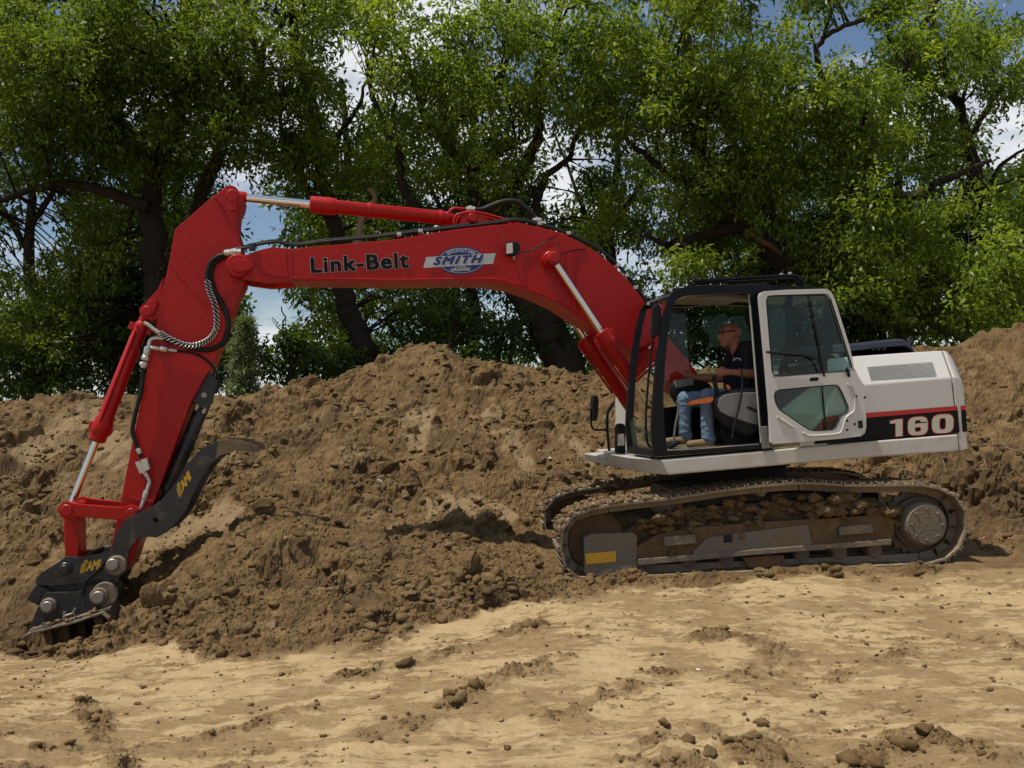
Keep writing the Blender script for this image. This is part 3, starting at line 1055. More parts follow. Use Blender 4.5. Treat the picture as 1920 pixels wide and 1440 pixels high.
# survey ribbon scraps and roots at the foot of the bank behind the tracks
M['ribbon'] = surf('pink_survey_ribbon', (0.50, 0.17, 0.11), 0.6)
for (x0, x1, y0, lab) in [(1833, 1850, 1013, 'scrap of pink survey ribbon on the ground just behind the near track'), (1872, 1900, 1014, 'second scrap of pink survey ribbon farther behind the track by the photo edge')]:
    pts = []
    for k in range(9):
        g = ground_hit(x0 + (x1 - x0) * k / 8, y0 + 1.5 * math.sin(k * 1.9))
        z_ = float(height(np.array([g.x]), np.array([g.y]))[0][0])
        pts.append(Vector((g.x, g.y, z_ + .008 + .006 * math.sin(k * 2.3))))
    vs = []
    for p in pts: vs += [p + Vector((0, -.012, 0)), p + Vector((0, .012, .003)), p + Vector((0, .012, .005)), p + Vector((0, -.012, .002))]
    fs = [[a * 4 + i, a * 4 + (i + 1) % 4, a * 4 + 4 + (i + 1) % 4, a * 4 + 4 + i] for a in range(8) for i in range(4)] + [[0, 1, 2, 3], [32, 35, 34, 33]]
    tag(mk('survey_ribbon', vs, fs, M['ribbon']), lab, 'ribbon', 'survey ribbon scraps')
M['root'] = surf('torn_root', (0.20, 0.14, 0.08), 0.9, col2=(0.12, 0.08, 0.045), nscale=20)
for i, (pl, lab) in enumerate([([(1836, 848), (1842, 866), (1848, 886)], 'thin root hanging from the bank nearest the counterweight'), ([(1850, 840), (1858, 852), (1868, 866)], 'short root slanting right below the lip of the bank'), ([(1890, 846), (1905, 850), (1922, 862)], 'pale root lying along the lip of the bank at the photo edge'),
                               ([(1872, 884), (1890, 882), (1912, 890)], 'root sticking out sideways halfway down the bank'), ([(1765, 868), (1771, 890), (1778, 908)], 'dark root standing just right of the counterweight above the track'), ([(1800, 920), (1820, 922), (1840, 921)], 'thin root lying low on the bank above the rear of the track')]):
    P = [ground_hit(x, y) + Vector((0, -.05, .03)) for x, y in pl]
    P = [P[0] + Vector((0, .12, .02))] + P
    vs, fs = tube_geo(catmull(P, 4), [.014 - .0007 * k for k in range(13)], 6)
    tag(mk('root', vs, fs, M['root'], smooth=60), lab, 'root', 'torn roots in the bank')

# ------------------------------------------------------------------ the excavator
EX = empty('excavator', (C0.x, C0.y, 0.0))
tag(EX, 'red and white tracked excavator with open cab door digging in the soil', 'excavator')
on = HF.on
BN, BF_ = 0.15, -0.40          # near and far faces of the boom
MID = (BN + BF_) / 2
PXM = 10.2 / F                 # about a metre per pixel at the boom


def pinbar(name, x, y, v, r, l0, l1, m, parent, seg=22):
    """pin along V through pixel (x,y) on plane v, from v=l0 to v=l1"""
    p = on(x, y, v)
    a, b = p + HF.V * (l0 - v), p + HF.V * (l1 - v)
    L = (b - a).length
    return lathe(name, a, b, [(0, r * .86), (r * .14, r), (L - r * .14, r), (L, r * .86)], m, parent, seg)


def text_on(name, body, fr, v, p00, p10, p01, m, parent, bold=0.0, shear=0.0, space=1.0):
    """flat lettering: the text's box is laid on the parallelogram p00 (lower left), p10 (lower right), p01 (upper left), pixels on plane v;
    bold thickens every stroke by that many pixels"""
    cu = bpy.data.curves.new('lettering', 'FONT')
    cu.body, cu.size, cu.shear, cu.space_character = body, 1.0, shear, space
    cu.resolution_u = 3
    ob = bpy.data.objects.new('lettering', cu)
    COL.objects.link(ob)
    bpy.context.view_layer.update()
    dg = bpy.context.evaluated_depsgraph_get()
    me = ob.evaluated_get(dg).to_mesh()
    V2 = [(w.co.x, w.co.y) for w in me.vertices]
    FS = [list(p.vertices) for p in me.polygons]
    ob.evaluated_get(dg).to_mesh_clear()
    bpy.data.objects.remove(ob)
    bpy.data.curves.remove(cu)
    x0, x1 = min(a for a, b in V2), max(a for a, b in V2)
    y0, y1 = min(b for a, b in V2), max(b for a, b in V2)
    vs, fs = [], []
    shifts = [(0, 0)] if bold <= 0 else [(bold * a, bold * b) for a in (-1, -.5, 0, .5, 1) for b in (-.85, 0, .85)]
    for i, (sx, sy) in enumerate(shifts):
        o = len(vs)
        for a, b in V2:
            s, t = (a - x0) / (x1 - x0), (b - y0) / (y1 - y0)
            vs.append(fr.on(p00[0] + (p10[0] - p00[0]) * s + (p01[0] - p00[0]) * t + sx, p00[1] + (p10[1] - p00[1]) * s + (p01[1] - p00[1]) * t + sy, v + .0001 * i))
        fs += [[q + o for q in f] for f in FS]
    return mk(name, vs, fs, m, parent, smooth=0, recalc=False)


def sheet(name, fr, poly, v, m, parent):
    """flat print on a face"""
    return mk(name, [fr.on(x, y, v) for x, y in poly], [list(range(len(poly)))], m, parent, smooth=0, recalc=False)


def ell(cx, cy, rx, ry, n=40, rot=0.0, a0=0, a1=2 * math.pi):
    out = []
    for k in range(n):
        q = a0 + (a1 - a0) * k / (n if abs(a1 - a0 - 2 * math.pi) < 1e-6 else n - 1)
        x, y = rx * math.cos(q), ry * math.sin(q)
        out.append((cx + x * math.cos(rot) - y * math.sin(rot), cy + x * math.sin(rot) + y * math.cos(rot)))
    return out


# --- boom
boom_poly = [(545, 467), (571, 464), (640, 458), (740, 449), (848, 431), (920, 423), (970, 418), (1011, 426), (1051, 436), (1087, 454), (1119, 473),
             (1146, 494), (1173, 521), (1205, 559), (1255, 635), (1307, 698), (1320, 718), (1312, 738), (1290, 744), (1269, 728), (1246, 707), (1191, 666),
             (1168, 646), (1119, 616), (1092, 600), (1046, 570), (997, 548), (957, 535), (913, 528), (860, 527), (740, 529), (545, 526)]
boom = prism('boom', HF, boom_poly, BN, BF_, M['red'], EX, bevel=0.008)
tip_poly = [(548, 467), (512, 463), (486, 469), (456, 480), (436, 481), (426, 492), (427, 506), (436, 516), (458, 524), (500, 530), (548, 527)]
for a, b in ((BN + .006, BN - .085), (BF_ + .085, BF_ - .006)):
    near = [on(x, y, BN) + HF.V * (a - BN) for x, y in tip_poly]
    vs, fs = prism_geo(near, [p - HF.V * (a - b) for p in near])
    mk('boom_tip_plate', vs, fs, M['red'], boom, bevel=0.006)
# raised panel pressed in the tip casting, pin collar with keeper
prism('tip_panel', HF, [(488, 474), (512, 469), (536, 470), (540, 520), (520, 519), (490, 511), (484, 498)], BN + .014, BN + .004, M['red'], boom, bevel=0.005)
lathe('boom_tip_boss', on(447, 499, BN) - HF.V * .1, on(447, 499, BN) + HF.V * .05, [(0, .118), (.135, .118), (.15, .105)], M['red'], boom, 28)
prism('pin_keeper', HF, [(434, 490), (446, 485), (470, 488), (476, 497), (470, 506), (446, 511), (436, 506)], BN + .075, BN + .045, M['red'], boom, bevel=0.008)
pinbar('boom_cylinder_boss', 1031, 488, BN, .088, BN - .02, BN + .09, M['red'], boom)
lathe('boom_cylinder_collar', on(1036, 487, BN) - HF.V * .01, on(1036, 487, BN) + HF.V * .018, [(0, .15), (.018, .13)], M['red'], boom, 30)
# seams of weld along the lower edge and the panel joint
tube('weld_seam', [on(x, y, BN + .002) for x, y in [(545, 521), (740, 524), (913, 522), (957, 529), (997, 543), (1046, 565), (1092, 595)]], .006, M['red'], boom, 6, 3)
# bracket for the arm cylinder on top of the boom
for vv in (MID + .16, MID - .11):
    prism('cylinder_bracket', HF, [(858, 432), (866, 404), (876, 399), (895, 400), (912, 408), (934, 424)], vv, vv - .05, M['red'], boom, bevel=0.006)
# work lamp
lamp = prism('work_lamp', HF, [(951, 455), (958, 452), (972, 453), (976, 460), (975, 472), (966, 479), (951, 477)], BN + .20, BN + .07, M['dark_plastic'], EX, bevel=0.01)
prism('lamp_lens', HF, [(950, 457), (961, 455), (962, 474), (950, 476)], BN + .206, BN + .19, M['lens'], lamp, bevel=0.002)
tube('lamp_bracket', [on(963, 476, BN + .13), on(964, 486, BN + .1), on(964, 488, BN + .0)], .012, M['zinc'], lamp, 6, 3)
tube('lamp_cable', [on(966, 485, BN + .03), on(976, 474, BN + .012), on(1000, 467, BN + .008), (on(1025, 452, BN + .008)), on(1044, 441, BN + .01)], .006, M['rubber'], lamp, 6)
tube('grease_line', [on(1044, 482, BN + .06), on(1056, 475, BN + .03), on(1075, 469, BN + .008), on(1098, 466, BN + .006)], .006, M['rubber'], boom, 6)

# lettering: black letters with a pale outline, name of the firm in an oval
L00, L10, L01 = (585, 511), (766, 501), (583, 484)
text_on('lettering', 'Link-Belt', HF, BN + .004, L00, L10, L01, M['decal_silver'], boom, bold=2.2, space=1.12)
text_on('lettering', 'Link-Belt', HF, BN + .0075, L00, L10, L01, M['decal_black'], boom, bold=1.5, space=1.12)
em = sheet('emblem', HF, ell(864.5, 488.5, 45, 26, 48, -.02), BN + .004, M['decal_blue'], boom)
sheet('emblem_ring', HF, ell(864.5, 488.5, 42.2, 23.6, 48, -.02), BN + .006, M['decal_silver'], boom)
sheet('emblem_field', HF, ell(864.5, 488.5, 41.0, 22.4, 48, -.02), BN + .008, M['decal_blue'], boom)
sheet('emblem_band', HF, [(793.5, 502.5), (799, 482), (929.5, 474.5), (924.5, 494.5)], BN + .010, M['decal_silver'], boom)
text_on('lettering', 'SMITH', HF, BN + .012, (813, 496.6), (904, 491.8), (815, 482.6), M['decal_blue'], boom, bold=1.1, shear=0.25, space=1.24)
text_on('lettering', 'GRADING', HF, BN + .012, (846, 508.8), (881, 507.0), (845.6, 503.6), M['decal_silver'], boom, bold=.38, space=1.15)
text_on('lettering', '& SONS', HF, BN + .012, (853, 502.3), (874, 501.2), (853, 499.6), M['decal_silver'], boom, bold=.15)


def arc_text(body, cx, cy, rx, ry, a0, a1, hgt, v, m, parent):
    n = len(body)
    for i, ch in enumerate(body):
        q = a0 + (a1 - a0) * (i + .5) / n
        dq = (a1 - a0) / n * .40
        p0 = (cx + rx * math.cos(q - dq), cy - ry * math.sin(q - dq))
        p1 = (cx + rx * math.cos(q + dq), cy - ry * math.sin(q + dq))
        nx, ny = -(p1[1] - p0[1]), (p1[0] - p0[0])
        L = math.hypot(nx, ny)
        up = (p0[0] - nx / L * hgt * -1 * -1, p0[1] - ny / L * hgt)
        if ch == 'I':
            p0, p1 = ((p0[0] * .65 + p1[0] * .35), (p0[1] * .65 + p1[1] * .35)), ((p0[0] * .35 + p1[0] * .65), (p0[1] * .35 + p1[1] * .65))
            up = (p0[0] - nx / L * hgt, p0[1] - ny / L * hgt)
        text_on('lettering', ch, HF, v, p0, p1, up, m, parent, bold=.36)


arc_text('EXCAVATING', 864.5, 489.5, 34, 17.2, math.radians(137), math.radians(43), 5.2, BN + .012, M['decal_silver'], boom)

# --- hydraulic line along the boom
hose = [(395, 492), (404, 484), (420, 478), (460, 467), (512, 456), (552, 462), (612, 455), (700, 447), (780, 437), (870, 427), (930, 420), (973, 415), (1024, 427),
        (1065, 441), (1119, 468), (1150, 492), (1176, 520), (1203, 556), (1240, 612)]
tube('hydraulic_line', [on(x, y, BN - .03) + Vector((0, 0, .012)) for x, y in hose], .015, M['rubber'], EX, 8)
tube('hydraulic_line', [on(x, y, BN - .10) + Vector((0, 0, .03)) for x, y in hose[2:]], .012, M['rubber'], EX, 8)
for x, y in [(788, 434), (748, 440), (1065, 438), (1158, 498), (1174, 517), (1190, 540), (1011, 420)]:
    c = on(x, y, BN - .05)
    g = box_geo(c, HF.U, HF.V, Vector((0, 0, 1)), .024, .05, .018)
    mk('line_clamp', *g, M['zinc'], EX, bevel=.006)
for x, y in [(430, 474), (442, 472)]:
    c = on(x, y, BN + .0)
    lathe('hose_fitting', c - HF.U * .05, c + HF.U * .05, [(0, .03), (.04, .03), (.045, .036), (.075, .036), (.08, .03), (.1, .03)], M['zinc'], EX, 8)
lathe('line_bracket', on(473, 470, BN + .02), on(473, 462, BN + .02), [(0, .035), (.07, .035)], M['black_steel'], EX, 8)

# --- arm cylinder on top
VA = MID + .02
RE, RP = on(435, 368, VA), on(882, 414, VA)
AD = (RP - RE).normalized()


def along(a, d, pxx):
    """length along axis (a,d) at which its pixel column is pxx"""
    lo, hi = 0.0, 6.0
    def col(t):
        q = a + d * t
        return float(to_px(np.array([[q.x, q.y, q.z]]))[0][0])
    inc = col(1.0) > col(0.0)
    for _ in range(50):
        m_ = (lo + hi) / 2
        if (col(m_) < pxx) == inc: lo = m_
        else: hi = m_
    return lo


t1, t2, t3, t4 = (along(RE, AD, q) for q in (581, 628, 640, 846))
arm_cyl = lathe('arm_cylinder', RE + AD * t1, RP, [(0, .07), (.01, .088), (t2 - t1 - .05, .092), (t2 - t1, .086), (t2 - t1 + .02, .073), (t4 - t1, .073), (t4 - t1 + .03, .05), (t4 - t1 + .12, .05)], M['red'], EX, 26)
lathe('piston_rod', RE + AD * .10, RE + AD * (t1 + .05), [(0, .043), (t1 - .05, .043)], M['chrome'], arm_cyl, 22)
lathe('rod_eye', RE - HF.V * .12, RE + HF.V * .12, [(0, .085), (.24, .085)], M['red'], arm_cyl, 22)
lathe('rod_neck', RE + AD * .06, RE + AD * .15, [(0, .06), (.06, .06), (.09, .05)], M['red'], arm_cyl, 18)
lathe('cylinder_foot', RP - HF.V * .10, RP + HF.V * .10, [(0, .075), (.2, .075)], M['red'], arm_cyl, 22)
pinbar('bracket_pin', 882, 414, VA, .045, VA - .18, VA + .19, M['red'], arm_cyl)
for t in (t2 - .02, t2 + .35, t4 - .12):
    c = RE + AD * t
    lathe('cylinder_band', c - AD * .02, c + AD * .02, [(0, .084), (.04, .084)], M['red'], arm_cyl, 22)
tube('oil_pipe', [on(x, y, VA + .04) for x, y in [(600, 378), (627, 378), (700, 385), (780, 393), (826, 399), (838, 401), (848, 392), (860, 391), (890, 394)]], .016, M['red'], arm_cyl, 8, 5)
tube('oil_pipe', [on(x, y, VA + .13) for x, y in [(850, 424), (853, 408), (862, 401), (893, 398), (946, 411), (984, 423), (1010, 429)]], .015, M['red'], arm_cyl, 8, 5)
tube('oil_pipe', [on(x, y, VA + .10) for x, y in [(855, 428), (858, 412), (868, 402), (888, 402), (940, 415), (978, 427)]], .013, M['red'], arm_cyl, 8, 5)
tube('hydraulic_hose', [on(x, y, VA + .04) for x, y in [(888, 394), (905, 393), (922, 386), (942, 379), (960, 377), (975, 381), (992, 397), (1007, 413), (1016, 420)]], .030, M['rubber'], EX, 10)
for x, y in [(882, 393), (1006, 414), (1015, 421)]:
    c = on(x, y, VA + .05)
    lathe('hose_fitting', c - HF.U * .045, c + HF.U * .045, [(0, .036), (.03, .036), (.035, .044), (.06, .044), (.065, .034), (.09, .034)], M['zinc'], EX, 8)

# --- arm
AN, AF = MID + .175, MID - .175
arm_poly = [(420, 353), (444, 357), (456, 372), (453, 388), (446, 402), (444, 430), (451, 452), (456, 500), (458, 533), (445, 560), (402, 677), (358, 754), (286, 949),
            (262, 1012), (246, 1056), (236, 1072), (222, 1080), (206, 1076), (200, 1062), (204, 1040), (215, 993), (224, 954), (235, 893), (258, 782), (280, 671), (292, 620),
            (299, 560), (314, 506), (328, 430), (395, 371)]
armo = prism('arm', HF, arm_poly, AN, AF, M['red'], EX, bevel=0.008)
prism('arm_top_cheek', HF, [(420, 356), (443, 359), (454, 373), (450, 388), (444, 402), (442, 428), (437, 420), (418, 388), (402, 370)], AN + .022, AN - .001, M['red'], armo, bevel=0.004)
prism('pin_keeper', HF, [(425, 366), (431, 360), (440, 360), (447, 367), (443, 393), (438, 395), (430, 394), (426, 387)], AN + .05, AN + .02, M['red'], armo, bevel=0.007)
pinbar('arm_top_pin', 436, 368, AN, .06, AF - .05, AN + .055, M['red'], armo)
# lug carrying the bucket cylinder
for v1, v0 in ((AN, AN - .05), (AF + .05, AF)):
    near = [on(x, y, AN) + HF.V * (v1 - AN) for x, y in [(306, 520), (296, 542), (272, 568), (265, 583), (269, 597), (284, 601), (296, 596), (302, 560)]]
    vs, fs = prism_geo(near, [p - HF.V * (v1 - v0) for p in near])
    mk('cylinder_lug', vs, fs, M['red'], armo, bevel=.006)
prism('pin_keeper', HF, [(281, 562), (292, 560), (296, 568), (286, 592), (276, 593), (271, 584)], AN + .04, AN + .0, M['red'], armo, bevel=.008)
pinbar('lug_pin', 277, 584, AN, .05, AF - .03, AN + .06, M['red'], armo)
# weld lines on the side plate
tube('weld_seam', [on(x, y, AN + .001) for x, y in [(322, 503), (352, 535), (380, 566), (386, 575)]], .004, M['red'], armo, 6, 2)
tube('weld_seam', [on(x, y, AN + .001) for x, y in [(230, 930), (262, 936), (287, 940)]], .004, M['red'], armo, 6, 2)

# --- bucket cylinder
VB = MID
P0, P1 = on(277, 584, VB), on(131, 953, VB)
BD = (P1 - P0).normalized()
LL = (P1 - P0).length


def frac_y(a, d, py):
    lo, hi = 0.0, 6.0
    for _ in range(50):
        m_ = (lo + hi) / 2
        q = a + d * m_
        if float(to_px(np.array([[q.x, q.y, q.z]]))[1][0]) < py: lo = m_
        else: hi = m_
    return lo


b1, b2, b3 = frac_y(P0, BD, 612), frac_y(P0, BD, 786), frac_y(P0, BD, 828)
bk = lathe('bucket_cylinder', P0 + BD * (b1 - .05), P1, [(0, .05), (.03, .07), (b2 - b1, .077), (b2 - b1 + .02, .078), (b2 - b1 + .10, .10), (b2 - b1 + .19, .10), (b2 - b1 + .21, .085), (b3 - b1 + .03, .085), (b3 - b1 + .05, .06)], M['red'], EX, 26)
lathe('piston_rod', P0 + BD * b3, P1, [(0, .035), (LL - b3 - .03, .035)], M['chrome'], bk, 20)
lathe('cylinder_foot', P0 - HF.V * .09, P0 + HF.V * .09, [(0, .065), (.18, .065)], M['red'], bk, 20)
lathe('cylinder_neck', P0, P0 + BD * (b1 - .02), [(0, .05), (b1 - .02, .055)], M['red'], bk, 16)
lathe('rod_eye', P1 - HF.V * .09, P1 + HF.V * .09, [(0, .065), (.18, .065)], M['red'], bk, 20)
for t in (b1 + .03, b2 + .1):
    c = P0 + BD * t
    mk('port_block', *box_geo(c - HF.U * -.0 + BD.cross(HF.V) * .085, BD, HF.V, BD.cross(HF.V), .04, .04, .03), M['red'], bk, bevel=.008)
    mk('port_block', *box_geo(c - BD.cross(HF.V) * .085, BD, HF.V, BD.cross(HF.V), .03, .03, .025), M['red'], bk, bevel=.008)
tube('oil_pipe', [P0 + BD * t + HF.V * .085 + BD.cross(HF.V) * .02 for t in (b1, b1 + .3, b1 + .7, b2 + .08)], .014, M['red'], bk, 8, 3)

# --- bucket links
for v1 in (MID + .30, MID - .24):
    pa, pb = (125, 957), (246, 962)
    poly = ell(pa[0], pa[1], 16.5, 16.5, 14, 0, math.radians(55), math.radians(300)) + [(150, 945.5), (200, 950), (228, 951)] + ell(pb[0], pb[1], 15, 15, 12, 0, math.radians(-110), math.radians(110)) + [(222, 975), (180, 972), (145, 969)]
    near = [on(x, y, MID + .30) + HF.V * (v1 - MID - .30) for x, y in poly]
    vs, fs = prism_geo(near, [p - HF.V * .06 for p in near])
    mk('bucket_link', vs, fs, M['red'], EX, bevel=.008)
pinbar('link_pin', 125, 957, MID + .30, .058, MID - .31, MID + .315, M['red_dusty'], EX)
pinbar('link_pin', 246, 962, MID + .30, .050, MID - .31, MID + .315, M['red_dusty'], EX)
prism('coupling_link', HF, [(119, 962), (132, 955), (146, 962), (149, 985), (150, 1058), (122, 1062), (119, 1000)], MID + .13, MID - .13, M['red'], EX, bevel=.02)
mk('link_rib', *box_geo(on(146, 1010, MID + .14), HF.U, HF.V, Vector((0, 0, 1)), .01, .02, .19), M['red'], EX, bevel=.004)

# --- quick coupler carrying the bucket
QN, QF = MID + .27, MID - .27
coup_poly = [(110, 1054), (122, 1044), (152, 1044), (178, 1041), (202, 1033), (214, 1040), (230, 1044), (240, 1052), (238, 1067), (226, 1077), (222, 1090), (214, 1100), (198, 1094), (184, 1086),
             (165, 1091), (127, 1097), (90, 1099), (67, 1097), (67, 1086), (78, 1073)]
coup = None
for v1 in (QN, QF + .06):
    near = [on(x, y, QN) + HF.V * (v1 - QN) for x, y in coup_poly]
    vs, fs = prism_geo(near, [p - HF.V * .06 for p in near])
    o = mk('quick_coupler' if coup is None else 'coupler_plate', vs, fs, M['black_steel'], EX if coup is None else coup, bevel=.006)
    coup = coup or o
prism('coupler_body', HF, [(72, 1095), (90, 1078), (150, 1080), (205, 1075), (214, 1092), (200, 1108), (120, 1112), (70, 1122), (62, 1108)], QN - .07, QF + .07, M['black_steel'], coup, bevel=.01)
prism('coupler_hook', HF, [(66, 1098), (50, 1124), (56, 1128), (72, 1136), (76, 1118), (84, 1112), (100, 1110), (82, 1101)], QN - .01, QN - .09, M['black_steel'], coup, bevel=.006)
tube('coupler_crossbar', [on(150, 1047, QN - .05), on(170, 1040, QN - .05) - HF.V * .45, on(205, 1034, QN - .05) - HF.V * .42], .02, M['black_steel'], coup, 8, 3)
for (x, y, r, c, l) in [(123, 1066, .062, 'black_steel', .03), (213, 1058, .086, 'worn_steel', .05)]:
    pinbar('coupler_collar', x, y, QN, r, QF - .02, QN + l, M[c], coup)
pinbar('coupler_pin', 123, 1066, QN, .040, QF, QN + .055, M['black_steel'], coup)
pinbar('coupler_pin', 213, 1057, QN, .050, QF, QN + .09, M['pin'], coup)


def ami(p, ux, uy, vv, parent):
    """maker's mark: three-legged arch followed by AMI, in a local pixel basis"""
    def q(a, b): return (p[0] + ux[0] * a + uy[0] * b, p[1] + ux[1] * a + uy[1] * b)
    for k, (x0, top) in enumerate([(0, .86), (3.4, 1.0), (6.8, 1.0)]):
        sheet('maker_mark', HF, [q(x0, 0), q(x0 + 1.9, 0), q(x0 + 3.2, .55), q(x0 + 5.6 + k, top), q(x0 + 3.4 + k, top + .02), q(x0 + 1.2, .62)], vv, M['decal_yellow'], parent)
    sheet('maker_mark', HF, [q(4, .92), q(7, 1.12), q(12, 1.12), q(17, .75), q(15.6, .75), q(11.5, .98), q(7.4, .98)], vv, M['decal_yellow'], parent)
    text_on('maker_mark', 'AMI', HF, vv, q(11.5, .12), q(38, .12), q(11.5, .92), M['decal_yellow'], parent, bold=.75, shear=0.25)


ami((150, 1075), (1.0, -.17), (1.5, -21), QN + .004, coup)
tube('hydraulic_hose', [on(x, y, QN + .06) for x, y in [(261, 957), (253, 982), (240, 1000), (227, 1015), (204, 1044), (191, 1062), (176, 1076), (162, 1089), (157, 1103), (155, 1116)]], .015, M['rubber'], EX, 8)

# --- bucket
WN, WF = MID + .33, MID - .33
ear_poly = [(75, 1124), (84, 1112), (100, 1111), (144, 1110), (175, 1098), (195, 1094), (208, 1098), (216, 1110), (213, 1127), (202, 1138), (176, 1147), (124, 1164), (93, 1172), (84, 1160), (80, 1138)]
bucket = None
for v1 in (WN, WF + .05):
    near = [on(x, y, WN) + HF.V * (v1 - WN) for x, y in ear_poly]
    vs, fs = prism_geo(near, [p - HF.V * .05 for p in near])
    o = mk('bucket' if bucket is None else 'bucket_ear', vs, fs, M['black_steel'], EX if bucket is None else bucket, bevel=.006)
    bucket = bucket or o
for (x, y, r, d) in [(92, 1135, .075, .08), (187, 1117, .085, .09)]:
    pinbar('bucket_pin_collar', x, y, WN, r, WF - .03, WN + d * .55, M['worn_steel'], bucket)
    pinbar('bucket_pin', x, y, WN, r * .68, WF, WN + d, M['pin'], bucket)
lathe('bucket_boss', on(197, 1114, WN) - HF.V * .03, on(197, 1114, WN) + HF.V * .015, [(0, .12), (.035, .12), (.045, .11)], M['worn_steel'], bucket, 28)
# shell: curved wrapper plate with side plates, mouth turned away to the left
BW0, BW1 = MID + .52, MID - .52
wrap = [(53, 1186), (70, 1178), (93, 1172), (124, 1164), (150, 1158), (176, 1149), (200, 1141), (212, 1152), (212, 1175), (200, 1196), (170, 1212), (130, 1222)]
near = [on(x, y, WN) + HF.V * (BW0 - WN) for x, y in wrap]
t_ = [p + Vector((0, 0, -.02)) for p in near]
vs, fs = [], []
for i, p in enumerate(near):
    q = on(wrap[i][0] + (2 if i > 7 else 0), wrap[i][1] + 3.2, WN) + HF.V * (BW0 - WN)
    vs += [p, p - HF.V * (BW0 - BW1), q - HF.V * (BW0 - BW1), q]
for i in range(len(near) - 1):
    a, b = i * 4, i * 4 + 4
    for k in range(4):
        k2 = (k + 1) % 4
        fs.append([a + k, a + k2, b + k2, b + k])
fs += [[0, 3, 2, 1], [len(vs) - 4, len(vs) - 3, len(vs) - 2, len(vs) - 1]]
mk('bucket_shell', vs, fs, M['worn_steel'], bucket, smooth=30)
prism('bucket_side_cutter', HF, [(54, 1182), (88, 1168), (95, 1174), (60, 1188)], BW0 - .03, BW0 - .09, M['pin'], bucket, bevel=.004)
prism('bucket_gusset', HF, [(53, 1179), (72, 1136), (80, 1140), (90, 1168), (76, 1173)], WN + .01, WN - .04, M['black_steel'], bucket, bevel=.005)
prism('bucket_top_rail', HF, [(120, 1164), (176, 1147), (207, 1138), (207, 1144), (178, 1153), (122, 1171)], WN + .10, WN - .0, M['worn_steel'], bucket, bevel=.004)
for i, xx in enumerate((84, 116, 148, 182)):
    top = (xx, 1172 - (xx - 90) * .27)
    prism('bucket_tooth', HF, [(top[0] - 9, top[1]), (top[0] + 10, top[1] - 4), (top[0] + 15, 1204), (top[0] + 9, 1226), (top[0] + 2, 1206)], BW0 - .10 - .13 * (i % 3), BW0 - .20 - .13 * (i % 3), M['mud_film'], bucket, bevel=.005)
tube('bucket_stay', [on(120, 1162, WN + .03), on(122, 1155, WN + .03), on(136, 1150, WN + .03), on(141, 1140, WN + .03)], .011, M['pin'], bucket, 8, 4)
lathe('bucket_stay_end', on(121, 1157, WN + .02), on(121, 1150, WN + .02), [(0, .016), (.05, .016)], M['pin'], bucket, 8)

VV, FF, n = [], [], 0
for k in range(46):     # soil caught on the bucket
    x = RNG.uniform(62, 205)
    y = 1172 - (x - 90) * .27 + RNG.uniform(-6, 4)
    c = on(x, y, WN + RNG.uniform(-.02, .16))
    v, f = clod_shape(ICO1, RNG)
    VV.append(v * RNG.uniform(.012, .034) + np.array(c)); FF.append(f + n); n += len(v)
tag(mk_np('caught_soil', np.concatenate(VV), np.concatenate(FF), M['mud'], bucket), kind='stuff')

# --- thumb
th_poly = [(486, 848), (484, 838), (474, 833), (449, 825), (419, 824), (394, 831), (369, 849), (352, 868), (324, 913), (305, 935), (286, 950), (260, 962), (238, 973), (224, 989), (215, 1004),
           (209, 1027), (200, 1045), (198, 1060), (206, 1071), (220, 1073), (234, 1062), (240, 1044), (245, 1027), (256, 1013), (271, 1006), (293, 1008), (313, 998), (331, 980), (349, 953),
           (362, 922), (374, 899), (394, 871), (413, 854), (441, 845), (470, 847)]
TN, TF = MID + .345, MID - .345
thumb = None
hole = ell(292, 975.5, 5, 5, 14)
for v1 in (TN, TF + .065):
    near = [on(x, y, TN) + HF.V * (v1 - TN) for x, y in th_poly]
    hn = [[on(x, y, TN) + HF.V * (v1 - TN) for x, y in hole]]
    vs, fs = prism_geo(near, [p - HF.V * .065 for p in near], hn, [[p - HF.V * .065 for p in hn[0]]])
    o = mk('thumb' if thumb is None else 'thumb_plate', vs, fs, M['black_steel'], EX if thumb is None else thumb, bevel=.005)
    thumb = thumb or o
M['dusty_steel'] = surf('soil_dusted_steel', (0.13, 0.092, 0.052), 0.85, col2=(0.045, 0.038, 0.03), nscale=5, dust=0.85, dscale=3, bump=0.3, dust_col=(0.20, 0.138, 0.07))
tip_ = [(486, 848), (484, 838), (474, 833), (449, 825), (419, 824), (410, 826), (404, 861), (413, 854), (441, 845), (470, 847)]
for v1 in (TN + .004, TF + .069):
    near = [on(x, y, TN) + HF.V * (v1 - TN) for x, y in tip_]
    vs, fs = prism_geo(near, [p - HF.V * .073 for p in near])
    mk('thumb_tip', vs, fs, M['dusty_steel'], thumb, bevel=.004)['label'] = 'soil-dusted hooked tip'
for (x, y) in [(330, 940), (300, 985), (380, 866)]:
    pinbar('thumb_crossbar', x, y, TN, .045, TF + .02, TN - .02, M['black_steel'], thumb)
pinbar('thumb_collar', 219, 1060, TN, .098, TN - .02, TN + .035, M['worn_steel'], thumb)
pinbar('thumb_pin', 213, 1057, TN, .056, TN, TN + .065, M['pin'], thumb)
ami((337, 933), (.62, -.95), (-8.5, -15.5), TN + .004, thumb)
tc0, tc1 = on(384, 752, MID), on(296, 962, MID)
TD = (tc1 - tc0).normalized()
TLn = (tc1 - tc0).length
tcyl = lathe('thumb_cylinder', tc0, tc1, [(0, .06), (.03, .072), (TLn * .72, .072), (TLn * .73, .085), (TLn * .80, .085), (TLn * .81, .04), (TLn, .04)], M['black_steel'], EX, 22)
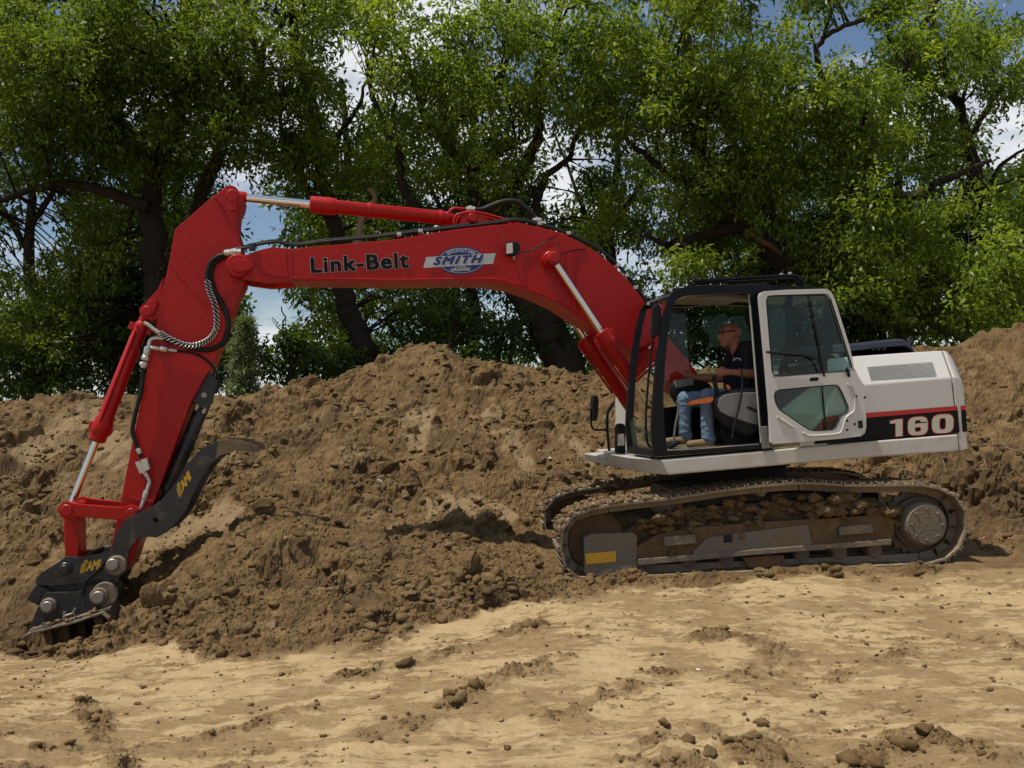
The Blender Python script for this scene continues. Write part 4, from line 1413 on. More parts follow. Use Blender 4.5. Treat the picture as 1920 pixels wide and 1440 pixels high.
prism('thumb_cylinder_bracket', HF, [(388, 693), (408, 715), (400, 745), (398, 756), (384, 770), (366, 757), (360, 751)], MID + .12, MID + .07, M['black_steel'], tcyl, bevel=.006)
prism('thumb_cylinder_bracket', HF, [(388, 693), (408, 715), (400, 745), (398, 756), (384, 770), (366, 757), (360, 751)], MID - .07, MID - .12, M['black_steel'], tcyl, bevel=.006)
pinbar('thumb_cylinder_pin', 383, 741, MID + .12, .03, MID - .14, MID + .14, M['pin'], tcyl)
for (x, y) in [(371, 759), (385, 765)]:
    c = on(x, y, MID + .10)
    lathe('hose_fitting', c - TD * .06, c + TD * .06, [(0, .016), (.05, .016), (.055, .022), (.09, .022), (.12, .014)], M['zinc'], tcyl, 8)

# --- hoses along the arm
VH = AN + .05
hA = [(420, 478), (408, 481), (396, 491), (390, 508), (389, 525), (393, 547), (401, 565), (406, 593), (405, 616), (396, 632), (382, 642), (363, 648), (341, 645), (316, 634), (300, 624)]
tube('hydraulic_hose', [on(x, y, VH + .03) for x, y in hA], .022, M['rubber'], EX, 10)
P = catmull([on(x, y, VH + .03) for x, y in hA[4:]], 16)
spr = []
for i in range(len(P) * 4):
    f = i / 4
    k = min(int(f), len(P) - 2)
    c = P[k].lerp(P[k + 1], f - k)
    s, t = basis(P[k + 1] - P[k])
    q = i * 2.2
    spr.append(c + (s * math.cos(q) + t * math.sin(q)) * .026)
vs, fs = tube_geo(spr, .0055, 4)
mk('spring_guard', vs, fs, M['zinc'], EX, smooth=60)
tube('oil_pipe', [on(x, y, VH + .03) for x, y in [(304, 627), (288, 617), (278, 609), (270, 605)]], .020, M['zinc'], EX, 8, 4)
hB = [(424, 480), (410, 486), (399, 498), (395, 517), (402, 544), (415, 567), (426, 593), (428, 615), (422, 638), (413, 647), (388, 656), (358, 652), (330, 643), (308, 635)]
tube('hydraulic_hose', [on(x, y, VH) for x, y in hB], .027, M['rubber'], EX, 10)
tube('hose_elbow', [on(x, y, VH) for x, y in [(312, 636), (294, 634), (283, 637), (279, 648), (277, 656)]], .020, M['zinc'], EX, 8, 4)
hC = [(332, 658), (345, 659), (358, 661), (374, 667), (388, 676), (399, 687), (408, 704), (411, 722), (404, 738)]
tube('hydraulic_hose', [on(x, y, VH - .02) for x, y in hC], .013, M['rubber'], EX, 8)
for (x0, y0, x1, y1, r) in [(277, 650, 274, 668, .034), (274, 668, 271, 676, .042), (272, 678, 268, 690, .03), (282, 651, 300, 654, .022), (300, 653, 314, 656, .030), (316, 656, 332, 658, .016), (268, 666, 278, 669, .028), (262, 682, 276, 684, .026)]:
    a, b = on(x0, y0, VH + .01), on(x1, y1, VH + .01)
    L = (b - a).length
    lathe('hose_fitting', a, b, [(0, r * .8), (L * .2, r), (L * .8, r), (L, r * .8)], M['zinc'], EX, 8)
hD = [(269, 688), (266, 727), (260, 752), (254, 775), (249, 800), (249, 812), (254, 828), (260, 845), (265, 858)]
tube('hydraulic_hose', [on(x, y, VH) for x, y in hD], .021, M['rubber'], EX, 10)
for (x0, y0, x1, y1, r) in [(258, 841, 263, 851, .024), (270, 884, 277, 895, .022), (277, 895, 281, 905, .018), (281, 903, 275, 922, .020), (275, 920, 270, 936, .028), (270, 936, 263, 955, .018)]:
    a, b = on(x0, y0, VH + .01), on(x1, y1, VH + .01)
    L = (b - a).length
    lathe('hose_fitting', a, b, [(0, r * .8), (L * .2, r), (L * .8, r), (L, r * .8)], M['zinc'], EX, 8)
prism('valve_bracket', HF, [(253, 867), (262, 864), (272, 884), (262, 889)], AN + .02, AN + .005, M['zinc'], EX, bevel=.002)
prism('valve_block', HF, [(263, 863), (275, 859), (281, 880), (269, 886)], AN + .10, AN + .02, M['zinc'], EX, bevel=.006)
tube('hydraulic_line', [on(x, y, AN - .02) for x, y in [(262, 640), (267, 700), (262, 740), (256, 770)]], .016, M['rubber'], EX, 6, 4)

# --- boom cylinders
for k, vc in enumerate((BN + .105, BF_ - .105)):
    a = on(1037, 486, BN + .105) + HF.V * (vc - BN - .105)
    foot = on(1245, 800, BN + .105) + HF.V * (vc - BN - .105)
    d = (foot - a).normalized()
    L = (foot - a).length
    g = frac_y(on(1037, 486, BN + .105), d, 622)
    cyl = lathe('boom_cylinder', a + d * g, foot, [(0, .07), (.005, .092), (.13, .094), (.15, .094), (.20, .074), (L - g - .12, .074), (L - g - .06, .05), (L - g, .05)], M['red'], EX, 26)
    lathe('piston_rod', a + d * .05, a + d * (g + .03), [(0, .036), (g - .02, .036)], M['chrome'], cyl, 20)
    lathe('rod_eye', a - HF.V * .065, a + HF.V * .065, [(0, .062), (.02, .072), (.11, .072), (.13, .062)], M['red_dusty'], cyl, 22)
    lathe('rod_pin', a - HF.V * .08, a + HF.V * .085, [(0, .042), (.165, .042)], M['red_dusty'], cyl, 16)
    lathe('cylinder_foot', foot - HF.V * .08, foot + HF.V * .08, [(0, .08), (.16, .08)], M['red'], cyl, 20)
    tube('oil_pipe', [a + d * (g + .1) + d.cross(HF.V) * .1, a + d * (g + .2) + d.cross(HF.V) * .10, a + d * (L - .5) + d.cross(HF.V) * .09], .014, M['red'], cyl, 8, 3)
    s = d.cross(HF.V)
    for sg in (-1, 1):
        mk('gland_lug', *box_geo(a + d * (g + .08) + s * (.10 * sg), d, s, HF.V, .045, .02, .035), M['red'], cyl, bevel=.006)

# --- upper body
HN = 1.25


def stn(bot, cre, top, vt=1.05):
    """cross-section through three traced pixels, mirrored to the far side"""
    a, b, c = on(*bot, HN), on(*cre, HN), on(*top, vt)
    return [a, b, c, c - HF.V * (2 * vt), b - HF.V * (2 * HN), a - HF.V * (2 * HN)]


def loft(name, stations, m, parent, bevel=.012):
    vs, fs = [], []
    n = len(stations[0])
    for s in stations: vs += s
    for i in range(len(stations) - 1):
        for k in range(n):
            k2 = (k + 1) % n
            fs.append([i * n + k, i * n + k2, (i + 1) * n + k2, (i + 1) * n + k])
    fs.append(list(range(n)))
    fs.append([(len(stations) - 1) * n + k for k in reversed(range(n))])
    return mk(name, vs, fs, m, parent, bevel=bevel, smooth=40, seg=3)


body = loft('engine_housing', [stn((1548, 832), (1548, 728), (1548, 673)), stn((1570, 830), (1572, 726), (1574, 671)), stn((1617, 826), (1617, 722), (1604, 668)), stn((1700, 819), (1700, 715), (1690, 662)), stn((1796, 812), (1784, 708), (1766, 657.5))], M['white'], EX, bevel=.015)
loft('counterweight', [stn((1799, 845), (1787, 708), (1769, 657.5)), stn((1807, 844), (1796, 707), (1776, 659), 1.04), stn((1812, 843), (1803, 714), (1786, 671), 1.0), stn((1815, 842), (1808, 735), (1795, 690), .95)], M['white_dirty'], EX, bevel=.01)
# plan curve of the tail: thick rounded end behind
tail = []
base_t = on(1815, 842, HN)
for k in range(9):
    q = math.radians(-90 + 22.5 * k)
sk = prism('swing_frame', HF, [(1237, 862), (1400, 848), (1600, 830), (1797, 814), (1799, 846), (1600, 860), (1400, 878), (1252, 891)], HN + .02, -HN, M['white_dirty'], EX, bevel=.02, seg=3)
fr0 = [on(1237, 862, HN + .02), on(1252, 891, HN + .02)]
a, b = fr0
c, d = on(1180, 858, .80), on(1192, 884, .80)
e, f_ = on(1180, 858, .80) - HF.V * 1.0, on(1192, 884, .80) - HF.V * 1.0
g, h = a - HF.V * 1.7, b - HF.V * 1.7
vs = [a, c, e, g, b, d, f_, h]
mk('swing_frame_nose', vs, [[0, 1, 2, 3], [4, 7, 6, 5], [0, 4, 5, 1], [1, 5, 6, 2], [2, 6, 7, 3], [0, 3, 7, 4]], M['white_dirty'], sk, bevel=.012)
prism('front_step', HF, [(1131, 857), (1178, 853), (1196, 881), (1182, 878), (1136, 872)], -.25, -1.2, M['white_dirty'], sk, bevel=.01)
prism('side_fender', HF, [(1463, 770), (1521, 723), (1552, 700), (1552, 834), (1449, 842), (1450, 800)], HN - .003, HN - .2, M['white'], body, bevel=.01)
# belt printed on the side: red line, black field, number
sheet('side_stripe', HF, [(1519, 812), (1546, 783), (1560, 779.5), (1627, 774), (1795, 761), (1795.8, 769), (1627, 783), (1564, 788.5), (1552, 792), (1532, 814)], HN + .004, M['decal_red'], body)
sheet('side_stripe', HF, [(1532, 814), (1552, 792), (1564, 788.5), (1627, 783), (1795.8, 769), (1799.5, 811), (1627, 825), (1527, 833)], HN + .0045, M['decal_black'], body)
sheet('side_stripe', HF, [(1801, 761), (1810, 760), (1811, 768), (1802, 769)], HN + .006, M['decal_red'], body)
sheet('side_stripe', HF, [(1802, 769), (1811, 768), (1814, 809), (1805, 810)], HN + .006, M['decal_black'], body)


def digits(grow, m, v):
    def P(cx, cy, w, h, pts):      # rounded-box numeral in a slanting pixel box
        return pts
    sl = -.075

    def q(x, y): return (x, y + sl * (x - 1728))
    one = [(1669, 790), (1669, 785.5), (1681, 783), (1692, 783), (1692, 814.5), (1679.5, 814.5), (1679.5, 790)]
    cx1, cy1 = 1680, 799
    o = [q(x + grow * (1 if x > cx1 else -1), y + grow * (1 if y > cy1 else -1)) for x, y in one]
    sheet('number_one', HF, o, v, m, body)

    def sbox(cx, cy, rx, ry, n=36, e=3.2):
        out = []
        for k in range(n):
            t = 2 * math.pi * k / n
            c_, s_ = math.cos(t), math.sin(t)
            out.append((cx + rx * math.copysign(abs(c_) ** (2 / e), c_), cy + ry * math.copysign(abs(s_) ** (2 / e), s_)))
        return out

    def ring(nm, outer, holes):
        loops = [[HF.on(*q(x, y), v) for x, y in L] for L in [outer] + holes]
        vs = [p for L in loops for p in L]
        fs = [list(t) for t in tessellate_polygon(loops)]
        mk(nm, vs, fs, m, body, smooth=0, recalc=False)
    ring('number_zero', sbox(1767.5, 797.5, 20 + grow, 17.5 + grow), [sbox(1767.5, 797.5, max(6.2 - grow, 1), max(11 - grow, 1))])
    ring('number_six', sbox(1721, 798.2, 18.5 + grow, 17 + grow), [sbox(1721, 804.5, max(5.8 - grow, 1), max(4.6 - grow, 1)), [(1715.5 + grow * .6, 794.3 - grow * .3), (1715.8 + grow * .6, 788.5 + grow), (1718.5, 786.8 + grow), (1723.5, 786.8 + grow), (1726 , 788.2 + grow * .6), (1726, 791.3 - grow * .4), (1738.0, 791.3 - grow * .4), (1738.0, 793.5 - grow * .5), (1722, 793.5 - grow * .5)][::-1]])


digits(1.5, M['decal_red'], HN + .007)
digits(0.0, M['decal_cream'], HN + .010)
# ventilation grille: frame of fine holes
gp = [(1625, 688), (1749, 678), (1758, 707), (1633, 715)]


def on_slope(x, y):
    """point on the sloping upper side of the housing"""
    A, B, Cc = on(1617, 722, HN), on(1784, 708, HN), on(1604, 668, 1.05)
    n = (B - A).cross(Cc - A).normalized()
    d_ = ray(x, y)
    o_ = Vector((0, 0, CAM_Z))
    t_ = (A - o_).dot(n) / d_.dot(n)
    nn = n if n.dot(HF.V) > 0 else -n
    return o_ + d_ * t_, nn


vs, fs = [], []
nxg, nyg = 46, 13
for iy in range(nyg):
    for ix in range(nxg):
        s = (ix + .5 * (iy % 2) + .4) / (nxg + .6)
        t = (iy + .6) / (nyg + .2)
        x = (gp[0][0] * (1 - s) + gp[1][0] * s) * (1 - t) + (gp[3][0] * (1 - s) + gp[2][0] * s) * t
        y = (gp[0][1] * (1 - s) + gp[1][1] * s) * (1 - t) + (gp[3][1] * (1 - s) + gp[2][1] * s) * t
        p, n = on_slope(x, y)
        p = p + n * .004
        uu = HF.U
        ww = n.cross(uu).normalized()
        o = len(vs)
        vs += [p + uu * (.0055 * math.cos(k * math.pi / 3)) + ww * (.0055 * math.sin(k * math.pi / 3)) for k in range(6)]
        fs.append([o + k for k in range(6)])
tag(mk('vent_perforations', vs, fs, M['dark_gap'], body, smooth=0, recalc=False), kind='stuff')
# engine hood on top
hood = loft('engine_hood', [[on(x0, y0, .80) - HF.V * vv + Vector((0, 0, zz)) for vv, zz in ((0, -.06), (0.02, .0), (.12, .02), (1.5, .02), (1.6, 0), (1.62, -.06))] for x0, y0 in ((1500, 652), (1545, 651), (1606, 646), (1670, 639), (1698, 637), (1710, 644), (1716, 655))], M['hood'], EX, bevel=.012)
for k in range(3):
    x = 1634 + k * 10
    sheet('hood_slot', HF, [(x, 651), (x + 8, 650.3), (x + 6.5, 656.5), (x + 1.5, 657)], .803, M['dark_gap'], hood)
tube('exhaust_rim', [on(1708, 640, .4), on(1709, 636, .4), on(1706, 634, .4)], .02, M['hood'], hood, 8, 3)
# tool box and tank at the far side with a head lamp, handrail and mirror
box_ = prism('tool_box', HF, [(1184, 742), (1192, 737), (1204, 745), (1225, 775), (1235, 860), (1183, 862)], -.50, -1.22, M['white'], EX, bevel=.03, seg=3)
lathe('box_lamp', on(1199, 760, -.49) - HF.V * .02, on(1199, 760, -.49) + HF.V * .02, [(0, .05), (.03, .05), (.04, .04)], M['dark_plastic'], box_, 18)
rail = tube('handrail', [on(x, y, -.75) for x, y in [(1152, 752), (1144, 766), (1139, 778), (1139, 806), (1141, 830), (1144, 858)]], .017, M['cab'], EX, 8, 4)
mir = prism('mirror', HF, [(1113, 742), (1120, 741), (1123, 750), (1122, 778), (1118, 790), (1113, 789), (1111, 760)], -.72, -.86, M['dark_plastic'], EX, bevel=.01)
tube('mirror_arm', [on(x, y, -.75) for x, y in [(1111, 766), (1108, 769), (1109, 797), (1113, 804), (1120, 806), (1139, 806)]], .012, M['cab'], mir, 8, 4)
lab = prism('fire_extinguisher', HF, [(1157, 800), (1161, 794), (1170, 794), (1174, 800), (1174, 851), (1157, 851)], .06, -.06, M['dark_plastic'], EX, bevel=.02)
sheet('extinguisher_label', HF, [(1158, 814), (1170, 813), (1171, 835), (1158, 836)], .064, M['decal_cream'], lab)

# --- cab
CN, CF_ = 1.27, .33
cab_out = [(1226, 856), (1222, 800), (1223, 772), (1228, 712), (1234, 655), (1243, 597), (1252, 562), (1261, 548), (1276, 540), (1300, 536), (1407, 534), (1500, 536), (1545, 541), (1556, 547), (1562, 562), (1562, 660), (1532, 714), (1461, 768), (1447, 800), (1445, 841), (1430, 842)]
open_hole = [(1252, 846), (1246, 800), (1244, 742), (1247, 690), (1253, 626), (1261, 580), (1268, 563), (1282, 555), (1395, 548), (1403, 550), (1408, 565), (1428, 826), (1424, 834), (1300, 843)]
rear_hole = [(1436, 562), (1444, 555), (1542, 552), (1550, 558), (1550, 650), (1528, 690), (1458, 704), (1450, 698)]
cab = prism('cab', HF, cab_out, CN, CN - .055, M['cab'], EX, bevel=.006, holes=[open_hole, rear_hole])
far_out = [on(x, y, CN) - HF.V * (CN - CF_ - .05) for x, y in cab_out]
far_hole = [on(x, y, CN) - HF.V * (CN - CF_ - .05) for x, y in [(1250, 770), (1246, 742), (1249, 690), (1255, 626), (1263, 584), (1270, 566), (1282, 560), (1400, 553), (1540, 556), (1550, 566), (1550, 650), (1528, 700), (1440, 745), (1330, 760)]]
vs, fs = prism_geo(far_out, [p - HF.V * .05 for p in far_out], [far_hole], [[p - HF.V * .05 for p in far_hole]])
mk('cab_right_frame', vs, fs, M['cab'], cab, bevel=.006)
mk('cab_right_pane', [p - HF.V * .025 for p in far_hole], [list(range(len(far_hole)))], M['glass'], cab, smooth=0, recalc=False)
prism('cab_roof', HF, [(1256, 556), (1263, 547), (1278, 541), (1302, 537), (1407, 535), (1500, 537), (1545, 542), (1556, 549), (1557, 556), (1400, 548), (1284, 555), (1270, 560)], CN - .01, CF_ + .02, M['cab'], cab, bevel=.012)
W_ = HF.V
for (x, y, h_) in [(1226, 850, .035), (1229, 700, 0)]:
    if h_:
        p = on(x + 8, y, CN - .03)
        mk('cab_front_sill', *box_geo(p - W_ * .44, HF.U, W_, Vector((0, 0, 1)), .05, .44, .04), M['cab'], cab, bevel=.01)
p = on(1548, 690, CN - .03)
mk('cab_rear_beam', *box_geo(p - W_ * .44 + Vector((0, 0, -.2)), HF.U, W_, Vector((0, 0, 1)), .03, .43, .25), M['cab'], cab, bevel=.01)
prism('cab_floor', HF, [(1228, 848), (1500, 826), (1500, 836), (1228, 858)], CN - .02, CF_ + .02, M['worn_steel'], cab, bevel=.004)
# windscreen in two panes
fw = [(1233, 848), (1227, 800), (1226, 790), (1227, 772), (1231, 712), (1237, 655), (1246, 597), (1254, 566)]
for nm, seq, mt in (('windscreen_lower_pane', fw[0:3], M['glass_front']), ('windscreen_upper_pane', fw[2:], M['glass'])):
    vs, fs = [], []
    for x, y in seq:
        q = on(x, y, CN - .06)
        vs += [q, q - W_ * (CN - CF_ - .11)]
    for i in range(len(seq) - 1): fs.append([2 * i, 2 * i + 1, 2 * i + 3, 2 * i + 2])
    mk(nm, vs, fs, mt, cab, smooth=0, recalc=False)
q = on(1226, 790, CN - .06)
# rear pane behind the driver
vs = []
for x, y in [(1560, 560), (1560, 660)]:
    q = on(x, y, CN - .06)
    vs += [q, q - W_ * (CN - CF_ - .11)]
mk('cab_rear_pane', vs, [[0, 1, 3, 2]], M['glass'], cab, smooth=0, recalc=False)
# wiper, motor cover, trim strip, sun blind, roof rails, rain gutter
prism('wiper_motor', HF, [(1224, 575), (1233, 568), (1240, 574), (1241, 600), (1236, 628), (1228, 634), (1221, 630), (1223, 600)], CN - .06, CN - .11, M['dark_plastic'], cab, bevel=.01)
tube('wiper_arm', [on(x, y, CN - .14) for x, y in [(1226, 630), (1221, 660), (1215, 720), (1211, 780), (1213, 825), (1220, 840)]], .012, M['cab'], cab, 6, 4)
tube('door_seal', [on(x, y, CN + .004) for x, y in [(1404, 552), (1410, 620), (1418, 720), (1427, 830)]], .010, M['zinc'], cab, 6, 3)
mk('sun_blind', *box_geo(on(1340, 556, CN - .2) - W_ * .28, HF.U, W_, Vector((0, 0, 1)), .33, .3, .02), M['grey_plastic'], cab, bevel=.004)
tube('roof_rail', [on(x, y, CN - .08) for x, y in [(1291, 541), (1294, 532), (1302, 527), (1340, 525), (1400, 521), (1470, 517.5), (1489, 517), (1499, 522), (1508, 534)]], .017, M['cab'], cab, 8, 4)
tube('roof_rail', [on(x, y, CN - .16) for x, y in [(1300, 534), (1312, 531), (1400, 527), (1480, 523), (1492, 526), (1497, 533)]], .012, M['cab'], cab, 8, 4)
tube('roof_rail', [on(x, y, CN - .08) - W_ * .70 for x, y in [(1291, 541), (1294, 532), (1302, 527), (1340, 525), (1400, 521), (1470, 517.5), (1489, 517), (1499, 522), (1508, 534)]], .017, M['cab'], cab, 8, 4)
for x, y in [(1465, 516), (1481, 514)]:
    lathe('roof_bolt', on(x, y + 3, CN - .1), on(x, y - 2, CN - .1), [(0, .02), (.03, .02), (.035, .012)], M['zinc'], cab, 8)
for x, y in [(1258, 545), (1216, 570), (1232, 560), (1236, 573)]:
    lathe('cab_bolt', on(x, y + 2, CN - (.02 if x > 1240 else .55)), on(x, y - 3, CN - (.02 if x > 1240 else .55)), [(0, .016), (.03, .016)], M['zinc'], cab, 8)

# --- door, latched wide open along the side
DN = 1.40
door_out = [(1424, 556), (1427, 549), (1434, 546), (1480, 543), (1547, 541.5), (1556, 545), (1562, 553), (1567, 566), (1594, 652), (1602, 690), (1611, 708), (1620, 722), (1623, 732), (1624.5, 800), (1622, 812), (1614, 818), (1578, 822.5), (1450, 833), (1446, 829), (1444, 778), (1436, 680)]
win_up = [(1436, 564), (1439, 556), (1447, 553.5), (1545, 550.5), (1553, 554), (1559, 563), (1597.5, 685), (1598, 692), (1593, 696), (1462, 706.5), (1452, 705), (1447, 698)]
win_lo = [(1451, 744), (1453, 735), (1462, 730), (1562, 721), (1571, 723), (1577, 731), (1591, 763), (1591, 770), (1586, 776), (1578, 780.5), (1573, 790), (1567, 803), (1560, 807), (1526, 808.5), (1514, 805), (1505, 799), (1461, 769), (1454, 757)]
door = prism('cab_door', HF, door_out, DN, DN - .05, M['white'], EX, bevel=.010, holes=[win_up, win_lo], seg=3)
for nm, w_, mt in (('door_upper_pane', win_up, M['glass_door']), ('door_lower_pane', win_lo, M['glass_door'])):
    cx_, cy_ = sum(p[0] for p in w_) / len(w_), sum(p[1] for p in w_) / len(w_)
    mk(nm, [on(x + (x - cx_) * .012, y + (y - cy_) * .012, DN - .03) for x, y in w_], [list(range(len(w_)))], mt, door, smooth=0, recalc=False)
    tube('pane_seal', [on(x - (x - cx_) * .012, y - (y - cy_) * .012, DN - .008) for x, y in w_ + [w_[0]]], .009, M['dark_plastic'], door, 6, 2)
tube('door_glass_divider', [on(x, y, DN - .012) for x, y in [(1516, 552), (1530, 620), (1545, 702)]], .008, M['dark_plastic'], door, 6, 3)
tube('door_glass_divider', [on(x, y, DN - .012) for x, y in [(1541, 722), (1545, 770), (1549, 807)]], .009, M['dark_plastic'], door, 6, 3)
tube('door_grab_bar', [on(x, y, DN + .03) for x, y in [(1437, 660), (1450, 661), (1500, 665), (1524, 669), (1535, 678), (1542, 694), (1546, 706)]], .011, M['dark_plastic'], door, 8, 5)
prism('door_handle_recess', HF, [(1519, 708.5), (1533, 707), (1536, 710), (1533, 714), (1520, 715), (1518, 712)], DN + .004, DN - .004, M['dark_plastic'], door, bevel=.001)
prism('door_latch', HF, [(1609, 789), (1617, 788), (1618.5, 802), (1610, 803.5)], DN + .006, DN - .01, M['dark_plastic'], door, bevel=.002)
tube('door_hinge', [on(1587, 690, DN + .03), on(1590, 698, DN + .03), on(1592, 706, DN + .02)], .016, M['dark_plastic'], door, 8, 3)
tube('door_rib', [on(x, y, DN + .004) for x, y in [(1458, 782), (1475, 793), (1488, 802)]], .012, M['white'], door, 8, 3)
tube('door_rib', [on(x, y, DN + .004) for x, y in [(1588, 720), (1600, 730), (1603, 760), (1600, 772), (1586, 784), (1578, 808), (1566, 814), (1520, 817), (1506, 811)]], .010, M['white'], door, 8, 4)
for x, y in [(1588, 789), (1588, 806), (1602, 795), (1605, 743), (1621, 745)]:
    lathe('door_bolt', on(x, y, DN - .004), on(x, y, DN - .004) + HF.V * .014, [(0, .012), (.008, .012), (.012, .008)], M['dark_plastic'], door, 8)
prism('door_sticker', HF, [(1448, 697), (1459, 696), (1460, 701.5), (1448.5, 702.5)], DN - .027, DN - .029, M['decal_cream'], door, bevel=0)
prism('door_post_step', HF, [(1427, 800), (1440, 799), (1445, 840), (1432, 842)], CN + .05, CN + .0, M['grey_plastic'], cab, bevel=.006)

# --- inside the cab
SV = .80
seat = prism('seat', HF, [(1395, 640), (1420, 636), (1432, 650), (1440, 740), (1432, 775), (1345, 790), (1338, 768), (1345, 752), (1398, 744)], SV + .24, SV - .24, M['dark_plastic'], cab, bevel=.05, seg=3)
prism('seat_suspension', HF, [(1350, 785), (1430, 776), (1436, 830), (1362, 838), (1352, 815)], SV + .2, SV - .2, M['dark_plastic'], seat, bevel=.02)
con = prism('side_console', HF, [(1338, 752), (1350, 738), (1375, 728), (1430, 724), (1436, 812), (1400, 818), (1362, 800), (1344, 778)], SV + .40, SV + .27, M['dark_plastic'], cab, bevel=.04, seg=3)
prism('console_panel', HF, [(1346, 762), (1349, 748), (1358, 741), (1376, 737), (1425, 735), (1428, 798), (1405, 793), (1366, 780), (1351, 772)], SV + .412, SV + .395, M['grey_plastic'], con, bevel=.012)
prism('console_handle', HF, [(1401, 762), (1405, 762), (1421, 769), (1420, 774), (1403, 767)], SV + .424, SV + .41, M['dark_plastic'], con, bevel=.003)
prism('safety_lever', HF, [(1290, 757), (1300, 752), (1330, 744.5), (1338, 745), (1339, 750), (1333, 755), (1304, 758), (1293, 760)], SV + .36, SV + .30, M['orange'], con, bevel=.008)
prism('lever_knob', HF, [(1361, 722), (1366, 721), (1371, 729), (1367, 731)], SV + .38, SV + .34, M['orange'], con, bevel=.005)
tube('harness_strap', [on(x, y, SV + .44) for x, y in [(1390, 694), (1392, 715), (1390, 740), (1384, 770), (1376, 800), (1373, 822)]], .011, M['dark_plastic'], con, 6, 4)
tube('joystick', [on(1344, 745, SV + .3), on(1343, 730, SV + .3), on(1340, 716, SV + .3), on(1339, 704, SV + .3)], [.022] * 25, M['dark_plastic'], con, 8, 8)
rc = prism('right_console', HF, [(1262, 720), (1280, 710), (1330, 716), (1345, 740), (1345, 770), (1320, 770), (1275, 762), (1262, 740)], SV - .28, SV - .42, M['dark_plastic'], cab, bevel=.03)
prism('monitor', HF, [(1266, 713), (1300, 708), (1302, 722), (1268, 728)], SV - .26, SV - .33, M['grey_plastic'], rc, bevel=.01)
tube('joystick', [on(1318, 738, SV - .3), on(1317, 726, SV - .3), on(1312, 712, SV - .3), on(1309, 703, SV - .3)], [.022] * 25, M['dark_plastic'], rc, 8, 8)
for dv in (-.12, .12):
    tube('travel_lever', [on(1262, 842, SV + dv), on(1266, 800, SV + dv), on(1272, 768, SV + dv), on(1268, 752, SV + dv)], .011, M['grey_plastic'], cab, 8, 4)
    prism('pedal', HF, [(1255, 836), (1275, 826), (1277, 832), (1258, 842)], SV + dv + .06, SV + dv - .06, M['dark_plastic'], cab, bevel=.004)

# --- undercarriage
uon = UF.on
M['hub'] = surf('dusty_drive_cover', (0.155, 0.130, 0.098), 0.8, col2=(0.115, 0.09, 0.06), nscale=5, dust=0.45, dscale=3.0, bump=0.4, bscale=35, dust_col=(0.20, 0.145, 0.085))
TNV = 1.295
loop_px = [(1068, 1086), (1056, 1062), (1050, 1038), (1046, 1012), (1053, 986), (1070, 966), (1094, 955), (1136, 946), (1188, 939), (1261, 931), (1318, 922), (1397, 911), (1460, 905), (1524, 902), (1566, 906), (1641, 907), (1732, 906),
           (1760, 912), (1792, 926), (1810, 949), (1816, 970), (1816, 994), (1800, 1034), (1764, 1057), (1717, 1063), (1654, 1066), (1560, 1070), (1450, 1075), (1330, 1080), (1220, 1085), (1120, 1089)]
loop = [uon(x, y, TNV) for x, y in loop_px]
LP = catmull(loop + [loop[0]], 10)[:-1]
seglen = [(LP[(i + 1) % len(LP)] - LP[i]).length for i in range(len(LP))]
TOT = sum(seglen)
NSH = 47
PITCH_S = TOT / NSH


def loop_at(s):
    s %= TOT
    for i, l in enumerate(seglen):
        if s <= l: return LP[i].lerp(LP[(i + 1) % len(LP)], s / l)
        s -= l
    return LP[0]


def shoe_mesh():
    X, Y, Z = Vector((1, 0, 0)), Vector((0, 1, 0)), Vector((0, 0, 1))
    h = PITCH_S / 2
    parts = [box_geo(Vector((0, 0, 0)), X, Y, Z, h * .97, .30, .010)]
    for dx in (-h * .82, 0, h * .82):
        parts.append(box_geo(Vector((dx, 0, .020)), X, Y, Z, .008, .30, .0125))
    for dy in (-.09, .09):
        parts.append(box_geo(Vector((0, dy, -.045)), X, Y, Z, h * 1.02, .028, .036))
    vs, fs = join_geo(parts)
    me = bpy.data.meshes.new('track_shoe')
    me.from_pydata([tuple(v) for v in vs], [], fs)
    me.materials.append(M['track'])
    return me


SHOE = shoe_mesh()
cen = sum(loop, Vector()) / len(loop)


def roller_geo(c, r, w):
    return lathe_geo(c - UF.V * w, c + UF.V * w, [(0, r * .8), (w * .15, r * .92), (w * .3, r), (w * .8, r), (w * .9, r * .78), (w * 1.1, r * .78), (w * 1.2, r), (w * 1.7, r), (w * 1.85, r * .92), (w * 2, r * .8)], 18)


